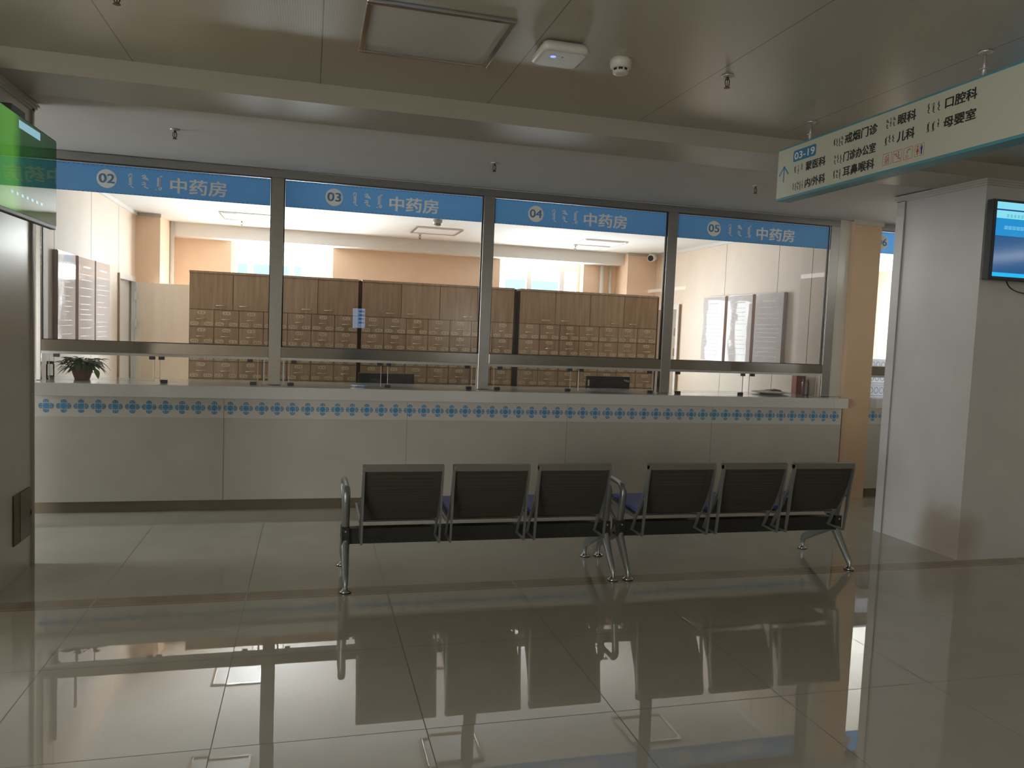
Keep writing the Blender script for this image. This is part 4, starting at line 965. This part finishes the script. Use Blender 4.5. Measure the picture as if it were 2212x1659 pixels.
def bottle(x, y, r_, h, lid, label, fill):
    t = thing('glass_jar', (x, y, 1.05), label, 'jar')
    bm = B(); lathe(bm, [(r_*0.9, 1.05), (r_, 1.056), (r_, 1.05+h*0.8), (r_*0.8, 1.05+h*0.88), (r_*0.8, 1.05+h*0.9)], (x, y, 0), 20); obj('jar_body', bm, M_jar, t)
    bm = B(); lathe(bm, [(r_*0.84, 1.05+h*0.86), (r_*0.86, 1.05+h*0.99), (r_*0.8, 1.05+h)], (x, y, 0), 20); obj('lid', bm, lid, t)
    if fill:
        bm = B(); lathe(bm, [(r_*0.7, 1.057), (r_*0.8, 1.07), (r_*0.5, 1.082)], (x, y, 0), 12); obj('contents', bm, M_jarfill, t)
bottle(-2.012, 6.905, 0.03, 0.145, M_jarlid, 'small clear jar with brown lid at the far left end of the counter', True)
bottle(4.965, 6.90, 0.036, 0.165, M_jar, 'clear glass bottle at the right end of the counter', False)
bx('red_carton', (4.94, 5.05, 7.02, 7.10, 1.05, 1.245), M_redbox, label='red carton standing behind the clear bottle at the right end', cat='box')
t = thing('paper_tray', (4.65, 7.03, 1.05), 'flat white dish with tan papers on the counter under sign 05', 'tray')
bm = B(); lathe(bm, [(0.09, 1.05), (0.11, 1.053), (0.19, 1.066), (0.20, 1.068), (0.19, 1.070), (0.11, 1.058)], (4.65, 7.03, 0), 28); obj('dish', bm, M_plate, t)
bm = B(); rq = random.Random(2)
for i in range(6):
    a = rq.uniform(-.5, .5); cx_, cy_ = 4.64+rq.uniform(-.06, .06), 7.03+rq.uniform(-.03, .03); z = 1.072 + i*0.003; l, wd = 0.09, 0.05
    ca, sa = math.cos(a), math.sin(a)
    q = [(cx_+sx_*l*ca-sy_*wd*sa, cy_+sx_*l*sa+sy_*wd*ca, z + (0.012 if sx_*sy_ > 0 else 0)) for sx_, sy_ in ((-1, -1), (1, -1), (1, 1), (-1, 1))]
    quad(bm, *q)
obj('papers', bm, M_paper, t)

def monitor(xa, xb, zt, y, label, port):
    t = thing('computer_monitor', ((xa+xb)/2, y, 0.75), label, 'monitor', 'dark monitors behind the counter')
    bm = B(); box(bm, xa, xb, y-0.012, y+0.02, zt-0.31, zt, bev=0.006); box(bm, xa+0.1, xb-0.1, y-0.03, y-0.01, zt-0.27, zt-0.05, bev=0.008); obj('display', bm, M_tvblk, t)
    bm = B(); box(bm, (xa+xb)/2-0.04, (xa+xb)/2+0.04, y-0.05, y-0.032, 0.76, zt-0.12); box(bm, (xa+xb)/2-0.11, (xa+xb)/2+0.11, y-0.12, y+0.08, 0.75, 0.762); obj('stand', bm, M_tvblk, t)
    if port:
        bm = B(); quad(bm, (xa+0.012, y-0.0128, zt-0.105), (xa+0.03, y-0.0128, zt-0.105), (xa+0.03, y-0.0128, zt-0.04), (xa+0.012, y-0.0128, zt-0.04))
        for k in range(3): quad(bm, (xb-0.065+k*0.02, y-0.0128, zt-0.045-0.006*k), (xb-0.052+k*0.02, y-0.0128, zt-0.045-0.006*k), (xb-0.052+k*0.02, y-0.0128, zt-0.03-0.004*k), (xb-0.065+k*0.02, y-0.0128, zt-0.03-0.004*k))
        obj('stickers', bm, M_white, t)
t = thing('work_desk', (1.5, 7.62, 0), 'grey work desk hidden behind the service counter', 'desk')
bx('desk_top', (-1.9, 4.9, 7.30, 7.95, 0.72, 0.75), M_desk, t)
for x in (-1.85, 0.4, 2.6, 4.85): bx('desk_leg', (x-0.02, x+0.02, 7.35, 7.9, 0, 0.72), M_desk, t)
monitor(0.458, 1.0, 1.128, 7.55, 'dark monitor back rising above the counter under window 03', False)
monitor(2.80, 3.285, 1.157, 7.55, 'dark monitor back with small stickers under window 04', True)
bm = B(); box(bm, 2.45, 2.78, 7.50, 7.62, 0.75, 1.035, bev=0.02); obj('printer', bm, M_tvblk, label='low dark printer left of the stickered monitor under window 04', cat='printer')

# packs of bottles in the room behind window 06
for k in range(3):
    z0 = 1.05 + k*0.135; t = thing('bottle_pack', (6.0, 7.02, z0), 'white shrink wrapped bottle pack behind window 06, ' + ('lowest of its stack', 'middle of its stack', 'topmost of its stack')[k], 'pack', 'bottle packs by the orange pillar')
    bx('wrapping', (5.66, 6.34, 6.90, 7.14, z0, z0+0.132), M_pack, t, bev=0.008)
    bm = B()
    for i in range(10):
        c = (5.70+i*0.066, z0+0.07); pts = [(c[0]+0.024*math.cos(a*PI/9), c[1]+0.032*math.sin(a*PI/9)) for a in range(19)]
        stroke(bm, pts, 0.006, (0, 6.8985, 0), (1, 0, 0), (0, 0, 1)); stroke(bm, [(c[0]-0.03, z0+0.012), (c[0]+0.03, z0+0.014)], 0.006, (0, 6.8985, 0), (1, 0, 0), (0, 0, 1))
    obj('bottle_ring', bm, M_ring, t, kind='stuff')

# self service kiosk behind the viewer, seen as a reflection in the glass
t = thing('service_kiosk', (0.87, -1.15, 0), 'self service kiosk with lit screen reflected in window 03', 'kiosk')
bx('cabinet', (0.62, 1.12, -1.45, -1.02, 0, 1.95), M_kiosk, t, bev=0.01)
bm = B(); quad(bm, (0.985, -1.015, 1.54), (0.76, -1.015, 1.54), (0.76, -1.015, 1.90), (0.985, -1.015, 1.90), 0)
for z in (1.62, 1.69, 1.76, 1.83): quad(bm, (0.97, -1.012, z), (0.87, -1.012, z), (0.87, -1.012, z+0.035), (0.97, -1.012, z+0.035), 1)
obj('touch_screen', bm, [M_kscr, M_kscr2], t)
